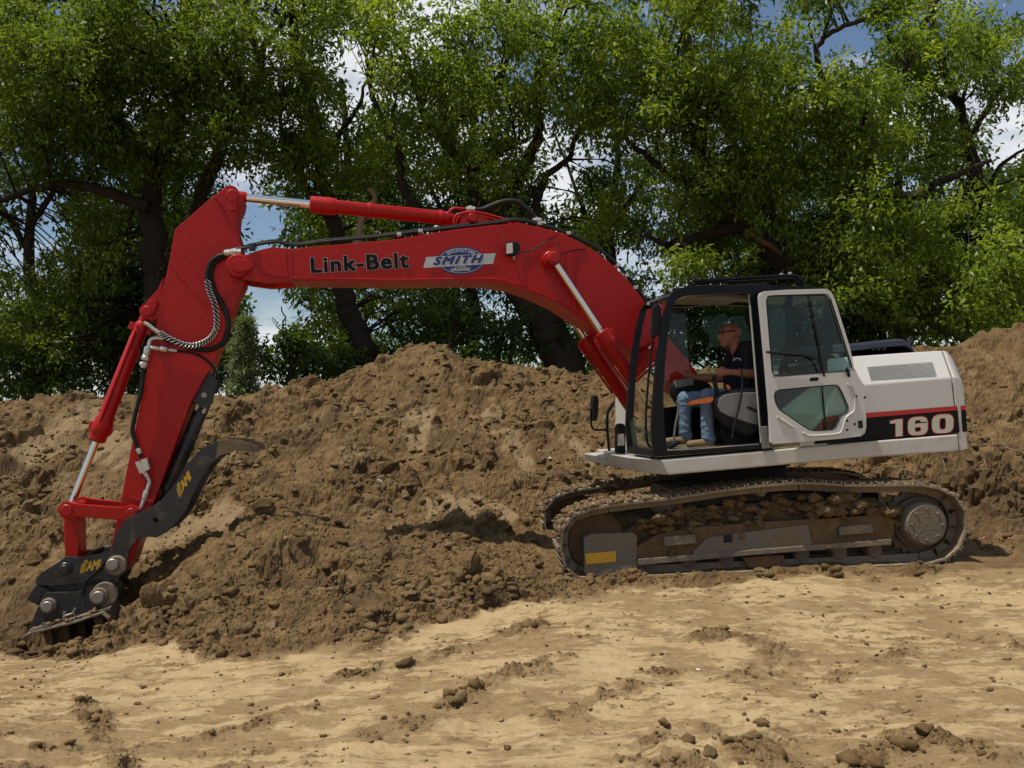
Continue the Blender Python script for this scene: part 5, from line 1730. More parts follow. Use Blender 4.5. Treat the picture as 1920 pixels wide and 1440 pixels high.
def build_track(off):
    D = UF.V * off

    def pr(name, poly, v1, v0, m, parent, bevel=.008):
        near = [uon(x, y, TNV) + D + UF.V * (v1 - TNV) for x, y in poly]
        vs, fs = prism_geo(near, [p - UF.V * (v1 - v0) for p in near])
        return mk(name, vs, fs, m, parent, bevel=bevel)
    fr = pr('track_frame', [(1180, 1000), (1230, 972), (1330, 956), (1480, 944), (1660, 938), (1685, 955), (1690, 1000), (1676, 1023), (1420, 1041), (1198, 1061)], TNV - .25, TNV - .44, M['mud_film'], EX)
    pr('frame_side', [(1192, 1030), (1240, 1004), (1300, 992), (1420, 982), (1560, 974), (1672, 966), (1684, 978), (1686, 1002), (1676, 1023), (1420, 1041), (1198, 1061)], TNV - .10, TNV - .26, M['mud_film'], fr)
    pr('recoil_cover', [(1096, 1010), (1110, 1003), (1190, 1001), (1197, 1008), (1197, 1076), (1104, 1084), (1097, 1076)], TNV - .07, TNV - .40, M['track_frame'], fr)
    pr('reflector', [(1099, 1040.5), (1157, 1035), (1157, 1055), (1100.5, 1060.5)], TNV - .066, TNV - .071, M['yellow'], fr, 0)
    pr('frame_rail', [(1303, 1036), (1330, 1010), (1400, 1000), (1520, 985), (1530, 1030), (1480, 1034), (1420, 1041), (1305, 1050)], TNV - .075, TNV - .10, M['track_frame'], fr)
    pr('frame_rail', [(1198, 1050), (1420, 1032), (1676, 1012), (1676, 1023), (1420, 1042), (1198, 1062)], TNV - .05, TNV - .12, M['worn_steel'], fr)
    pr('step_bracket', [(1246, 1008), (1305, 1003), (1308, 1020), (1248, 1026)], TNV - .04, TNV - .11, M['worn_steel'], fr)
    pr('frame_slot', [(1360, 1005), (1377, 1003.5), (1377, 1018), (1361, 1020)], TNV - .07, TNV - .0745, M['dark_gap'], fr, 0)
    pr('frame_bolt_plate', [(1388, 1003), (1400, 1002), (1402, 1012), (1389, 1014)], TNV - .06, TNV - .08, M['mud'], fr)
    pr('frame_cap', [(1576, 990), (1640, 983), (1642, 1000), (1578, 1006)], TNV - .05, TNV - .11, M['worn_steel'], fr)
    # idler, sprocket with its final drive, rollers
    ci = uon(1122, 1021, TNV) + D - UF.V * .30
    mk('idler_wheel', *lathe_geo(ci - UF.V * .06, ci + UF.V * .06, [(0, .26), (.03, .30), (.045, .30), (.05, .27), (.07, .27), (.075, .30), (.09, .30), (.12, .26)], 30), M['mud_film'], fr, smooth=30)
    cs = uon(1740, 984, TNV) + D
    spr_ = []
    for k in range(42):
        q = 2 * math.pi * k / 42
        r = .335 if k % 2 == 0 else .295
        spr_.append(cs - UF.V * .27 + UF.U * (r * math.cos(q)) + Vector((0, 0, r * math.sin(q))))
    vs, fs = prism_geo(spr_, [p - UF.V * .06 for p in spr_])
    mk('sprocket', vs, fs, M['track_frame'], fr, bevel=.004)
    lathe('final_drive', cs - UF.V * .40, cs - UF.V * .02, [(0, .25), (.20, .25), (.22, .225), (.34, .215), (.365, .200), (.38, .185)], M['hub'], fr, 36)
    for k in range(8):
        q = 2 * math.pi * k / 8
        c = cs + UF.U * (.15 * math.cos(q)) + Vector((0, 0, .15 * math.sin(q))) - UF.V * .024
        lathe('drive_bolt', c, c + UF.V * .016, [(0, .014), (.012, .014), (.016, .010)], M['worn_steel'], fr, 6)
    for x, y in [(1225, 1062), (1300, 1057), (1372, 1053), (1444, 1049), (1516, 1045), (1588, 1041), (1655, 1037)]:
        c = uon(x, y, TNV) + D - UF.V * .30
        mk('bottom_roller', *roller_geo(c, .085, .13), M['track_frame'], fr, smooth=30)
    pr('roller_guard', [(1397, 1048), (1478, 1043), (1474, 1060), (1440, 1069), (1410, 1068)], TNV - .10, TNV - .13, M['mud_film'], fr)
    c = uon(1440, 924, TNV) + D - UF.V * .30
    mk('carrier_roller', *roller_geo(c, .06, .10), M['track_frame'], fr, smooth=30)
    for i in range(NSH):
        s = i * PITCH_S + .02
        a, b = loop_at(s - PITCH_S / 2), loop_at(s + PITCH_S / 2)
        c = (a + b) / 2
        tx = (b - a).normalized()
        ny = UF.V
        nz = tx.cross(ny).normalized()
        if nz.dot(c - cen) < 0:
            tx = -tx
            nz = tx.cross(ny).normalized()
        o = bpy.data.objects.new('track_shoe', SHOE)
        o.parent = fr
        mt_ = Matrix((tx, ny, nz)).transposed().to_4x4()
        pos = c + D - UF.V * .30 - nz * .018
        mt_.translation = pos - origin_of(fr)
        o.matrix_local = mt_
        COL.objects.link(o)
    return fr


tr_near = build_track(0.0)
tr_far = build_track(-1.99)


def mud_lump(name, c, r, parent, rng, squash=(1.3, .8, .8)):
    v, f = ICO3
    w = v.copy()
    n = fbm(v[:, 0] * 2.3 + rng.random() * 20, v[:, 1] * 2.3 + v[:, 2] * 3.1, 4, int(rng.integers(99)))
    n2 = lumps(v[:, 0] * 3 + v[:, 2] * 2, v[:, 1] * 3 + v[:, 2], int(rng.integers(99)))
    w = w * (0.75 + 0.45 * n + 0.4 * n2)[:, None] * np.array(squash) * r + np.array(c)
    return w, f


def mud(name, spots, parent, off, sub=14, spread=.5):
    VV, FF, n = [], [], 0
    for (x, y, r, dv) in spots:
        c0 = uon(x, y, TNV) + UF.V * (off + dv)
        for k in range(sub):
            c = c0 + UF.U * RNG.normal(0, r * spread * 1.5) + Vector((0, 0, RNG.normal(0, r * spread * .8))) + UF.V * RNG.normal(0, r * .35)
            w, f = mud_lump('', c, r * RNG.uniform(.25, .6), parent, RNG)
            VV.append(w); FF.append(f + n); n += len(w)
    return tag(mk_np(name, np.concatenate(VV), np.concatenate(FF), M['mud'], parent), kind='stuff')


mud('caked_mud', [(1562, 955, .15, -.12), (1610, 950, .15, -.12), (1655, 962, .13, -.12), (1535, 965, .10, -.14)], tr_near, 0, 12)
mud('caked_mud', [(1247, 975, .11, -.13), (1285, 968, .10, -.2), (1320, 975, .10, -.22)], tr_near, 0, 10)
mud('caked_mud', [(1170, 930, .09, -1.5), (1200, 925, .08, -1.5)], tr_far, 0, 7)
mud('caked_mud', [(1215, 985, .07, -.18), (1345, 965, .09, -.2), (1400, 950, .08, -.24), (1460, 945, .09, -.24), (1520, 948, .09, -.22), (1690, 985, .06, -.12), (1590, 978, .05, -.10), (1300, 995, .05, -.10), (1420, 985, .06, -.10), (1260, 1040, .04, -.08), (1560, 1030, .04, -.06), (1380, 965, .10, -.22), (1440, 960, .10, -.22), (1490, 958, .09, -.22), (1230, 1000, .07, -.16), (1350, 990, .05, -.12)], tr_near, 0, 8)
# mud crumbs left on the shoes of the top run
VV, FF, n = [], [], 0
for off in (0, -1.99):
    for k in range(420):
        s = RNG.uniform(.30, .56) * TOT if False else None
        i = RNG.integers(3, 17)
        t = RNG.random()
        p = loop[i].lerp(loop[i + 1], t) + UF.V * (off - RNG.uniform(0.0, .58)) + Vector((0, 0, .012))
        v, f = clod_shape(ICO1, RNG)
        r = RNG.uniform(.010, .032) * (1.25 if i < 9 else .7)
        VV.append(v * r + np.array(p)); FF.append(f + n); n += len(v)
tag(mk_np('mud_crumbs', np.concatenate(VV), np.concatenate(FF), M['mud'], EX), kind='stuff')
# centre frame and swing ring
cb = C0 + Vector((0, 0, .62))
mk('centre_frame', *box_geo(cb, UF.U, UF.V, Vector((0, 0, 1)), .75, .80, .17), M['track_frame'], EX, bevel=.03)
lathe('swing_ring', C0 + Vector((.02, 0, .74)), C0 + Vector((.02, 0, 1.16)), [(0, .62), (.12, .62), (.13, .56), (.28, .56), (.29, .60), (.42, .60)], M['dark_gap'], EX, 40)

# ------------------------------------------------------------------ trees
TR = np.random.default_rng(5)


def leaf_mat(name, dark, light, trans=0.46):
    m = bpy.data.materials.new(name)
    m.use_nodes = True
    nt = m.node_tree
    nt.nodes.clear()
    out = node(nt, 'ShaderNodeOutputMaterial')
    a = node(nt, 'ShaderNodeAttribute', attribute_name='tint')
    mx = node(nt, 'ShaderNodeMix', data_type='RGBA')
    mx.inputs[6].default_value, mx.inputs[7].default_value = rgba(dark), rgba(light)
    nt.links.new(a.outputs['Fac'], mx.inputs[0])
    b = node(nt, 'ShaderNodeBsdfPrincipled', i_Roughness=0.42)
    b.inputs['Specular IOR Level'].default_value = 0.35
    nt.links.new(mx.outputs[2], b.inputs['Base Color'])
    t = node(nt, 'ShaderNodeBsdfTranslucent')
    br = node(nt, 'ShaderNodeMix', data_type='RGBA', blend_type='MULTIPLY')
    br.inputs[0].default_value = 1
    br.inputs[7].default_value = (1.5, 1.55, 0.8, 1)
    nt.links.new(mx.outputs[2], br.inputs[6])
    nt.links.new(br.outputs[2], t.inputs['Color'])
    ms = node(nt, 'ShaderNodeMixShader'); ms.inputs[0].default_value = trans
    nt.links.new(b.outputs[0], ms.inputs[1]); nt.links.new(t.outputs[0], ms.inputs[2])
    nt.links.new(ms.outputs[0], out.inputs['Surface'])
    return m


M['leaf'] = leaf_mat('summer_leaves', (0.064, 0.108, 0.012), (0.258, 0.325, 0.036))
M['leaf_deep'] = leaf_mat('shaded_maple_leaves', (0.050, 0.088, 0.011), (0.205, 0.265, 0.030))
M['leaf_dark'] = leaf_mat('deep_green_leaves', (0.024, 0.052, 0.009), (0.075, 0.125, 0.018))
M['leaf_bright'] = leaf_mat('bright_green_leaves', (0.074, 0.124, 0.013), (0.272, 0.348, 0.040))
M['needle'] = leaf_mat('pale_conifer_needles', (0.11, 0.145, 0.065), (0.22, 0.26, 0.125), 0.3)
M['bark'] = surf('rough_dark_bark', (0.040, 0.030, 0.022), 0.9, col2=(0.018, 0.014, 0.010), nscale=14, bump=0.9, bscale=22, spec=0.2)
M['bare_wood'] = surf('bare_broken_wood', (0.30, 0.22, 0.14), 0.8, col2=(0.2, 0.14, 0.085), nscale=12, bump=0.4, bscale=30)
M['split_wood'] = surf('fresh_split_wood', (0.22, 0.10, 0.042), 0.9, col2=(0.11, 0.05, 0.025), nscale=12, bump=0.4, bscale=30)

# openings in the canopy (pixel ellipses in the photograph)
GAPS = [(488, 425, 40, 46), (500, 575, 40, 62), (555, 590, 34, 20), (445, 350, 34, 34), (75, 378, 46, 22), (40, 455, 44, 36), (95, 430, 16, 22), (300, 8, 24, 14), (655, 120, 26, 40),
        (676, 175, 20, 30), (650, 240, 10, 34), (640, 300, 10, 16), (820, 372, 12, 16), (1058, 315, 24, 52), (1034, 372, 24, 18), (775, 182, 12, 10), (1228, 512, 20, 20), (1168, 486, 18, 16),
        (1580, 92, 50, 34), (1450, 22, 20, 16), (1635, 60, 20, 18), (1560, 40, 20, 12), (1760, 135, 12, 26), (1898, 245, 30, 46), (1822, 195, 22, 20), (1860, 300, 28, 16), (1700, 335, 26, 10),
        (1842, 445, 24, 18), (1680, 214, 16, 9), (1700, 290, 16, 8), (905, 85, 8, 7), (712, 600, 8, 20), (1225, 395, 12, 9), (1290, 430, 10, 8), (1300, 100, 8, 6), (1130, 300, 10, 14), (1095, 395, 12, 10),
        (860, 250, 8, 8), (985, 250, 8, 12), (330, 240, 6, 6), (265, 240, 10, 7), (250, 215, 8, 8), (1440, 455, 12, 8), (690, 330, 10, 8), (930, 300, 7, 9), (1175, 180, 10, 9), (1740, 30, 14, 12), (1880, 30, 12, 16),
        (1215, 20, 12, 12), (30, 300, 18, 14), (10, 560, 12, 10), (120, 500, 9, 8), (140, 300, 8, 6), (1480, 410, 8, 7), (1915, 90, 16, 20), (1650, 440, 8, 7)]


def gap_reject(P, rng, power=0.95):
    x, y = to_px(P)
    keep = np.ones(len(P), bool)
    for (cx, cy, rx, ry) in GAPS:
        d = ((x - cx) / (rx * 1.12 + 4)) ** 2 + ((y - cy) / (ry * 1.12 + 4)) ** 2
        keep &= ~((d < 1.0) & (rng.random(len(P)) < power))
    return keep


def norm(v): return v / np.maximum(np.linalg.norm(v, axis=1, keepdims=True), 1e-9)


def leaves_from(tufts, outd, rng, per, spread, L, W, tint, droop=0.55):
    """leaf blades hanging around each tuft"""
    n = len(tufts) * per
    c = np.repeat(tufts, per, 0)
    o = np.repeat(outd, per, 0)
    tt = np.repeat(tint, per)
    off = rng.normal(size=(n, 3)) * spread
    off[:, 2] *= 0.75
    c = c + off
    d = norm(0.65 * o + 0.9 * rng.normal(size=(n, 3)) + np.array([0, 0, -droop]))
    s = norm(np.cross(d, rng.normal(size=(n, 3)) + np.array([0, 0, 2.0])))
    nn = np.cross(s, d)
    l = (L * rng.uniform(.7, 1.25, n))[:, None]
    w = (W * rng.uniform(.75, 1.25, n))[:, None]
    fold = nn * w * rng.uniform(-.25, .35, n)[:, None]
    V = np.empty((n, 4, 3))
    V[:, 0] = c
    V[:, 1] = c + d * l * .42 + s * w * .5 + fold
    V[:, 2] = c + d * l - nn * l * rng.uniform(-.05, .22, n)[:, None]
    V[:, 3] = c + d * l * .42 - s * w * .5 + fold
    t = np.clip(tt + rng.normal(0, .16, n), 0, 1)
    return V.reshape(-1, 3), np.repeat(t, 4)


def make_tree(name, label, limbs, crown, leaf='leaf', group='trees behind the heap', L=.155, W=.060, per=25, dens=1.0, spray_r=.55, seed=0, extra=None, cat='tree', twig=True, th=2.2):
    """limbs: [(pixel polyline, distance, r0, r1)]; crown: [(cx, cy, rx, ry, distance)]"""
    rng = np.random.default_rng(100 + seed)
    base = at(*limbs[0][0][0], limbs[0][1])
    base.z = float(base_h(np.array([base.x]), np.array([base.y]))[0]) - .1
    root = empty(name, base)
    tag(root, label, cat, group)
    parts, nodes = [], []
    for li, (pl, Y, r0, r1) in enumerate(limbs):
        Ys = Y if hasattr(Y, '__len__') else [Y] * len(pl)
        pts = [at(x, y, yy) for (x, y), yy in zip(pl, Ys)]
        if li == 0: pts = [Vector(base)] + pts
        P = catmull(pts, 5)
        P = [p + Vector((rng.normal(0, .03), rng.normal(0, .05), 0)) for p in P]
        R = [(r0 + (r1 - r0) * (i / (len(P) - 1)) ** .8) * (.8 if li else 1) for i in range(len(P))]
        if li == 0: R[0] *= 1.45; R[1] *= 1.2
        parts.append(tube_geo(P, R, 10))
        nodes += [(p, r) for p, r in zip(P, R)]
    N = np.array([tuple(p) for p, _ in nodes])
    tufts, outs, tints = [], [], []
    for (cx, cy, rx, ry, Y) in crown:
        mpp = Y / F
        area = math.pi * rx * ry * mpp * mpp
        big = 1.0 if (cy + ry > -10 and -80 < cx < 2000) else 0.45
        ns = max(4, int(area * 3.4 * dens * big))
        u = norm(rng.normal(size=(ns, 3))) * (rng.random((ns, 1)) ** (1 / 2.2))
        c = np.array(at(cx, cy, Y))
        P = c + u * np.array([rx * mpp, th * min(1, (rx + ry) / 160), ry * mpp])
        P = P[gap_reject(P, rng, .9)]
        for p in P:
            k = np.argmin(((N - p) ** 2).sum(1) + .6 * np.maximum(N[:, 2] - p[2], 0) ** 2)
            q = Vector(N[k]); pv = Vector(p)
            if twig and big == 1.0:
                mid_ = q.lerp(pv, .5) + Vector((rng.normal(0, .18), rng.normal(0, .18), .12 * (pv - q).length))
                m2 = q.lerp(pv, .8) + Vector((rng.normal(0, .1), rng.normal(0, .1), .08 * (pv - q).length))
                r_ = min(nodes[k][1] * .5, .012 + .013 * (pv - q).length)
                parts.append(tube_geo([q, mid_, m2, pv], [r_, r_ * .7, r_ * .45, .006], 4, False))
        nt_ = 9
        off = rng.normal(size=(len(P) * nt_, 3)) * spray_r * np.array([.62, .62, .42])
        T = np.repeat(P, nt_, 0) + off
        k = gap_reject(T, rng, .93)
        T, off = T[k], off[k]
        tufts.append(T)
        rel = (T - c) / np.array([rx * mpp, th, ry * mpp])
        outs.append(norm(off * 1.0 + rel * .6))
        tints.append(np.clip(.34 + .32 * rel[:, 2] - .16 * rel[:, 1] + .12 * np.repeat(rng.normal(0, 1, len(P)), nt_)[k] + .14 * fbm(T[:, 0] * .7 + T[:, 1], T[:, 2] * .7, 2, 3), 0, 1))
    T, O, I = np.concatenate(tufts), np.concatenate(outs), np.concatenate(tints)
    V, t = leaves_from(T, O, rng, per, .15 * L / .165, L, W, I)
    vs, fs = join_geo(parts)
    trunk = mk('trunk', vs, fs, M['bark'], root, smooth=60, recalc=False)
    cr = mk_np('crown', V, np.arange(len(V)).reshape(-1, 4), M[leaf], root, attrs={'tint': t})
    tag(cr, kind='stuff')
    if extra: extra(root)
    return len(V) // 4


def E(lst, Y): return [(a, b, c, d, Y + TR.uniform(-.7, .7) + (1.8 if b > 380 else 1.2 if b < -20 else -1.6 if b < 200 else -.3)) for a, b, c, d in lst]


nl = 0
nl += make_tree('tree', 'large dense tree with dark trunk and arching limb above the raised arm', [
    ([(330, 770), (318, 690), (302, 600), (294, 520), (286, 440), (282, 380), (292, 320), (330, 220), (345, 120), (350, -60)], 23, .50, .12),
    ([(284, 392), (232, 372), (170, 352), (110, 345), (50, 358), (0, 378), (-60, 400)], 22.6, .20, .07),
    ([(350, 770), (352, 600), (364, 430), (386, 350), (410, 290), (440, 200), (450, 100), (470, -20)], 23.4, .30, .10),
    ([(436, 215), (480, 170), (500, 90), (545, 20)], 23.2, .15, .06),
    ([(290, 330), (220, 260), (140, 200), (80, 110), (60, 0)], 22.6, .2, .06)],
    E([(60, 110, 160, 140), (230, 140, 180, 160), (400, 120, 150, 150), (130, 250, 200, 80), (330, 270, 150, 75), (475, 230, 85, 100), (20, -80, 240, 110), (250, -100, 240, 120), (450, -90, 200, 120),
       (200, 450, 90, 70), (60, 560, 120, 90), (250, 560, 100, 130), (130, 640, 180, 80), (-120, 300, 160, 260), (190, 400, 110, 40), (310, 430, 40, 60), (120, 170, 150, 110), (310, 60, 150, 100), (250, -220, 300, 100), (370, 560, 60, 90), (110, 480, 60, 40), (170, 540, 100, 90)], 23), leaf='leaf_deep', seed=1, dens=1.0)


def stub(root):
    P = catmull([at(x, y, 23.6) for x, y in [(664, 470), (672, 440), (678, 410), (690, 388), (703, 374), (698, 360), (690, 354)]], 4)
    vs, fs = tube_geo(P, [.10 - .05 * i / (len(P) - 1) for i in range(len(P))], 8)
    mk('broken_branch', vs, fs, M['bare_wood'], root, smooth=60, recalc=False)['label'] = 'bare pale broken branch stub'


nl += make_tree('tree', 'slim leaning tree with a bare broken branch seen above the boom lettering', [
    ([(702, 725), (690, 680), (672, 630), (652, 580), (645, 540), (640, 480), (622, 400), (602, 320), (590, 220), (560, 100), (540, -20)], 24.5, .40, .10),
    ([(622, 405), (570, 340), (535, 270), (520, 200)], 24, .14, .05), ([(600, 300), (660, 220), (690, 150)], 24.5, .12, .04)],
    E([(590, 330, 80, 80), (570, 420, 55, 32), (640, 330, 60, 60), (560, 150, 80, 100), (600, 40, 100, 80), (620, -90, 180, 100), (650, 420, 70, 32), (640, 605, 60, 36), (760, 590, 80, 50), (612, 560, 40, 20), (730, 660, 60, 40), (560, 270, 70, 60), (640, 220, 40, 50)], 24.5),
    leaf='leaf_bright', seed=2, extra=stub)
nl += make_tree('tree', 'wide many-stemmed tree rising behind the middle of the boom', [
    ([(1064, 705), (1045, 655), (1020, 605), (990, 560), (960, 500), (935, 440), (915, 400)], 23.5, .55, .34),
    ([(920, 415), (830, 402), (780, 388), (752, 330), (745, 270), (705, 200), (690, 110)], 23.2, .22, .06),
    ([(912, 405), (892, 370), (883, 320), (850, 285), (855, 230), (905, 190), (950, 120), (960, 20)], 23.5, .24, .06),
    ([(920, 408), (955, 360), (985, 310), (1010, 250), (1003, 170), (1040, 80), (1050, -40)], 23.6, .27, .08),
    ([(985, 555), (1000, 450), (1005, 380), (1030, 330), (1070, 290), (1090, 230)], 23.8, .22, .06), ([(850, 285), (790, 205), (765, 120), (730, 30)], 23.3, .13, .05), ([(882, 325), (930, 290), (960, 270), (990, 262)], 23.5, .14, .07)],
    E([(760, 130, 110, 95), (780, 260, 90, 60), (870, 110, 110, 115), (900, 230, 90, 60), (980, 190, 90, 100), (1000, 70, 120, 100), (1090, 140, 90, 95), (1110, 40, 120, 80), (850, -80, 260, 90), (1080, -90, 210, 90), (720, 60, 80, 70), (740, 330, 55, 42), (840, 345, 60, 32), (940, 335, 70, 44),
       (700, 300, 40, 50), (1130, 240, 70, 65), (1150, 380, 60, 60), (1110, 440, 60, 30), (960, -190, 300, 90)], 23.6), leaf='leaf_bright', dens=.72, seed=3)


def split(root):
    P = [at(x, y, 22.22) for x, y in [(1396, 428), (1408, 438), (1428, 452), (1450, 464), (1466, 478)]]
    vs, fs = tube_geo(catmull(P, 4), [.015 + .055 * math.sin(math.pi * (i + .4) / 17.6) for i in range(17)], 8)
    mk('split_bark', vs, fs, M['split_wood'], root, smooth=60, recalc=False)['label'] = 'orange freshly split wood on the limb'


nl += make_tree('tree', 'broad dark-limbed tree with split orange wood behind the cab', [
    ([(1570, 700), (1548, 640), (1522, 565), (1492, 502), (1440, 455), (1398, 420), (1340, 350), (1315, 290), (1310, 220), (1290, 130), (1280, -20)], 22.6, .58, .10),
    ([(1335, 348), (1262, 330), (1205, 285), (1160, 250)], 22.4, .16, .06), ([(1492, 505), (1560, 430), (1612, 330), (1640, 250), (1672, 180), (1700, 110), (1740, 30), (1760, -40)], 22.8, .28, .07),
    ([(1590, 385), (1660, 372), (1740, 366), (1752, 346), (1800, 325), (1860, 300)], 22.4, .22, .06), ([(1612, 330), (1560, 200), (1532, 100), (1560, 60), (1620, 35), (1665, 10)], 22.6, .13, .05),
    ([(1440, 458), (1420, 380), (1440, 300), (1460, 200), (1420, 100)], 22.8, .2, .06), ([(1312, 240), (1260, 180), (1230, 90)], 22.4, .13, .05), ([(1400, 425), (1320, 440), (1260, 460), (1210, 440)], 22.6, .2, .06)],
    E([(1280, 50, 100, 90), (1210, 140, 90, 90), (1330, 170, 100, 95), (1250, 250, 110, 70), (1400, 120, 100, 80), (1440, 240, 120, 85), (1380, 300, 110, 75), (1540, 190, 110, 52), (1610, 210, 80, 46), (1530, 280, 110, 70), (1620, 290, 80, 52), (1480, 380, 130, 80), (1350, 420, 110, 66), (1250, 400, 80, 50),
       (1500, 490, 150, 80), (1600, 440, 110, 70), (1390, -60, 260, 80), (1300, 480, 100, 44), (1520, -10, 60, 30), (1450, 560, 140, 70), (1560, 580, 110, 70), (1340, -160, 280, 90), (1570, 130, 60, 30)], 22.7) + [(1520, 555, 70, 45, 20.8), (1570, 470, 60, 50, 20.8), (1340, 330, 50, 40, 20.8), (1640, 400, 60, 36, 20.8), (1330, 520, 80, 40, 20.8)], dens=1.0, seed=4, extra=split)
nl += make_tree('tree', 'loose bright tree with open sky between its limbs at far right', [
    ([(1905, 670), (1892, 560), (1862, 450), (1832, 350), (1812, 250), (1765, 120), (1740, -20)], 25, .32, .08), ([(1815, 260), (1870, 180), (1930, 110)], 25, .12, .04), ([(1838, 360), (1890, 300), (1940, 270)], 24.6, .1, .03), ([(1790, 190), (1700, 120), (1660, 60)], 25, .12, .04)],
    E([(1700, 50, 70, 52), (1690, 140, 74, 44), (1800, 60, 54, 52), (1840, 130, 60, 50), (1740, 235, 74, 44), (1800, 290, 80, 40), (1720, 290, 60, 34), (1900, 60, 54, 60), (1880, 380, 70, 50), (1760, 420, 100, 60), (1860, 500, 100, 70), (1740, 540, 120, 70), (1860, 600, 110, 55), (1990, 480, 100, 160), (1780, -80, 220, 60), (1980, 190, 60, 70), (1900, 460, 70, 70), (1820, 420, 80, 60), (1880, 560, 90, 60), (1700, 470, 90, 60), (1655, 105, 55, 36), (1700, 20, 80, 40), (1795, 150, 56, 46), (1875, 170, 46, 36), (1830, 30, 70, 50), (1730, 100, 50, 50), (1910, 130, 40, 40)], 25) + [(1760, 430, 80, 55, 21.5), (1850, 470, 90, 60, 21.5), (1900, 390, 60, 50, 21.5), (1780, 520, 100, 55, 21), (1890, 560, 80, 50, 21), (1700, 560, 60, 45, 21.5)], leaf='leaf_bright', dens=.85, seed=5)

# undergrowth along the back of the heap
for i, (cx, cy, rx, ry, lab, lf) in enumerate([
    (80, 690, 130, 62, 'dark leafy bush at the left end of the undergrowth behind the heap', 'leaf_dark'), (250, 690, 120, 70, 'dark bush behind the heap left of the raised arm', 'leaf_dark'),
    (395, 670, 60, 62, 'dark bush directly behind the lower half of the raised arm', 'leaf_dark'),
    (540, 680, 90, 50, 'dark rounded bush right of the small pale conifer', 'leaf_dark'), (640, 685, 80, 40, 'low bush between the leaning slim trunk and the dark rounded bush', 'leaf'),
    (850, 610, 110, 62, 'bush below the boom, just behind the peak of the heap', 'leaf_dark'), (960, 630, 70, 50, 'dark bush against the thick trunk below the boom', 'leaf_dark'), (1130, 600, 80, 70, 'green bush behind the boom cylinders', 'leaf'),
    (1270, 600, 120, 90, 'dark bush seen through the cab windows', 'leaf_dark'), (1345, 680, 90, 50, 'low dark bush seen behind the seated operator', 'leaf_dark'), (1520, 670, 110, 44, 'low dark bush seen through the open cab door', 'leaf_dark'), (1450, 610, 140, 70, 'dark bush behind the cab roof and door', 'leaf_dark'), (1650, 590, 120, 70, 'bush above the engine hood', 'leaf_dark'), (1810, 600, 110, 52, 'bright bush above the right end of the heap', 'leaf_bright')]):
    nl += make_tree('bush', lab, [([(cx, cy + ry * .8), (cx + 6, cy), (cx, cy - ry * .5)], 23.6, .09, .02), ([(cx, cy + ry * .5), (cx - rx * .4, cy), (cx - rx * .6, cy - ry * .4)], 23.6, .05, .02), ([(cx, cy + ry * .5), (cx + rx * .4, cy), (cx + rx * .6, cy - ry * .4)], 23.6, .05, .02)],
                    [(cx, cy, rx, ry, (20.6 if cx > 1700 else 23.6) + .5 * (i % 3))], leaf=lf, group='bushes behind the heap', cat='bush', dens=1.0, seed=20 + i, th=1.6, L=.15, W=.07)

# farther trees closing the view
for i, (cx, lab) in enumerate([(-260, 'farther tree beyond the left edge of the view'), (60, 'farther tree behind the arching limb at far left'), (330, 'farther tree behind the dense left tree'), (640, 'farther tree behind the slim leaning tree'), (880, 'farther tree behind the many-stemmed tree'),
                               (1150, 'farther tree between the many-stemmed tree and the broad dark-limbed one'), (1420, 'farther tree behind the broad dark-limbed tree'), (1680, 'farther tree above the engine hood'), (1940, 'farther tree at the right edge'), (2230, 'farther tree beyond the right edge of the view')]):
    Y = 34 + 2.5 * (i % 3)
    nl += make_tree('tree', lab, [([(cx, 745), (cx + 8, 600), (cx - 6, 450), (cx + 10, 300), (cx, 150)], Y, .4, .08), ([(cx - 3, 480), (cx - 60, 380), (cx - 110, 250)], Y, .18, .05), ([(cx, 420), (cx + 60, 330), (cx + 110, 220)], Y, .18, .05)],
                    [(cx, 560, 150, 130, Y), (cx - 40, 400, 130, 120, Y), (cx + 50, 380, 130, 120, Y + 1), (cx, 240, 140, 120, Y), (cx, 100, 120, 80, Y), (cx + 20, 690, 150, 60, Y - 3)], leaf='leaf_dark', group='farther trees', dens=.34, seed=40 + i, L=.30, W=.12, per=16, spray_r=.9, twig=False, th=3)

# small pale conifer and a dark sapling in the gap beside the arm
rng = np.random.default_rng(77)
b_ = at(457, 748, 18.5)
b_.z = float(base_h(np.array([b_.x]), np.array([b_.y]))[0]) - .1
con_root = empty('conifer', b_)
tag(con_root, 'small pale green conifer in the gap right of the raised arm', 'conifer')
top_ = at(460, 598, 18.5)
vs, fs = tube_geo([b_, b_.lerp(top_, .5), top_], [.06, .04, .01], 8)
mk('trunk', vs, fs, M['bark'], con_root, smooth=60, recalc=False)
n = 900
tt = rng.random(n) ** .8
ang = rng.uniform(0, 6.283, n)
tier = (.62 + .38 * np.cos(tt * 46 + np.sin(ang * 3))) * (.8 + .3 * np.sin(ang * 2 + tt * 9))
rad = (1 - tt) ** .8 * .72 * tier * rng.random(n) ** .45 + .03
c = np.array(b_)[None] + (np.array(top_) - np.array(b_))[None] * tt[:, None] + np.stack([np.cos(ang) * rad, np.sin(ang) * rad, -rad * .25], 1)
o_ = np.stack([np.cos(ang), np.sin(ang), np.full(n, .35)], 1)
V, t = leaves_from(c, o_, rng, 14, .05, .13, .022, np.full(n, .5), droop=.0)
tag(mk_np('crown', V, np.arange(len(V)).reshape(-1, 4), M['needle'], con_root, attrs={'tint': t}), kind='stuff')
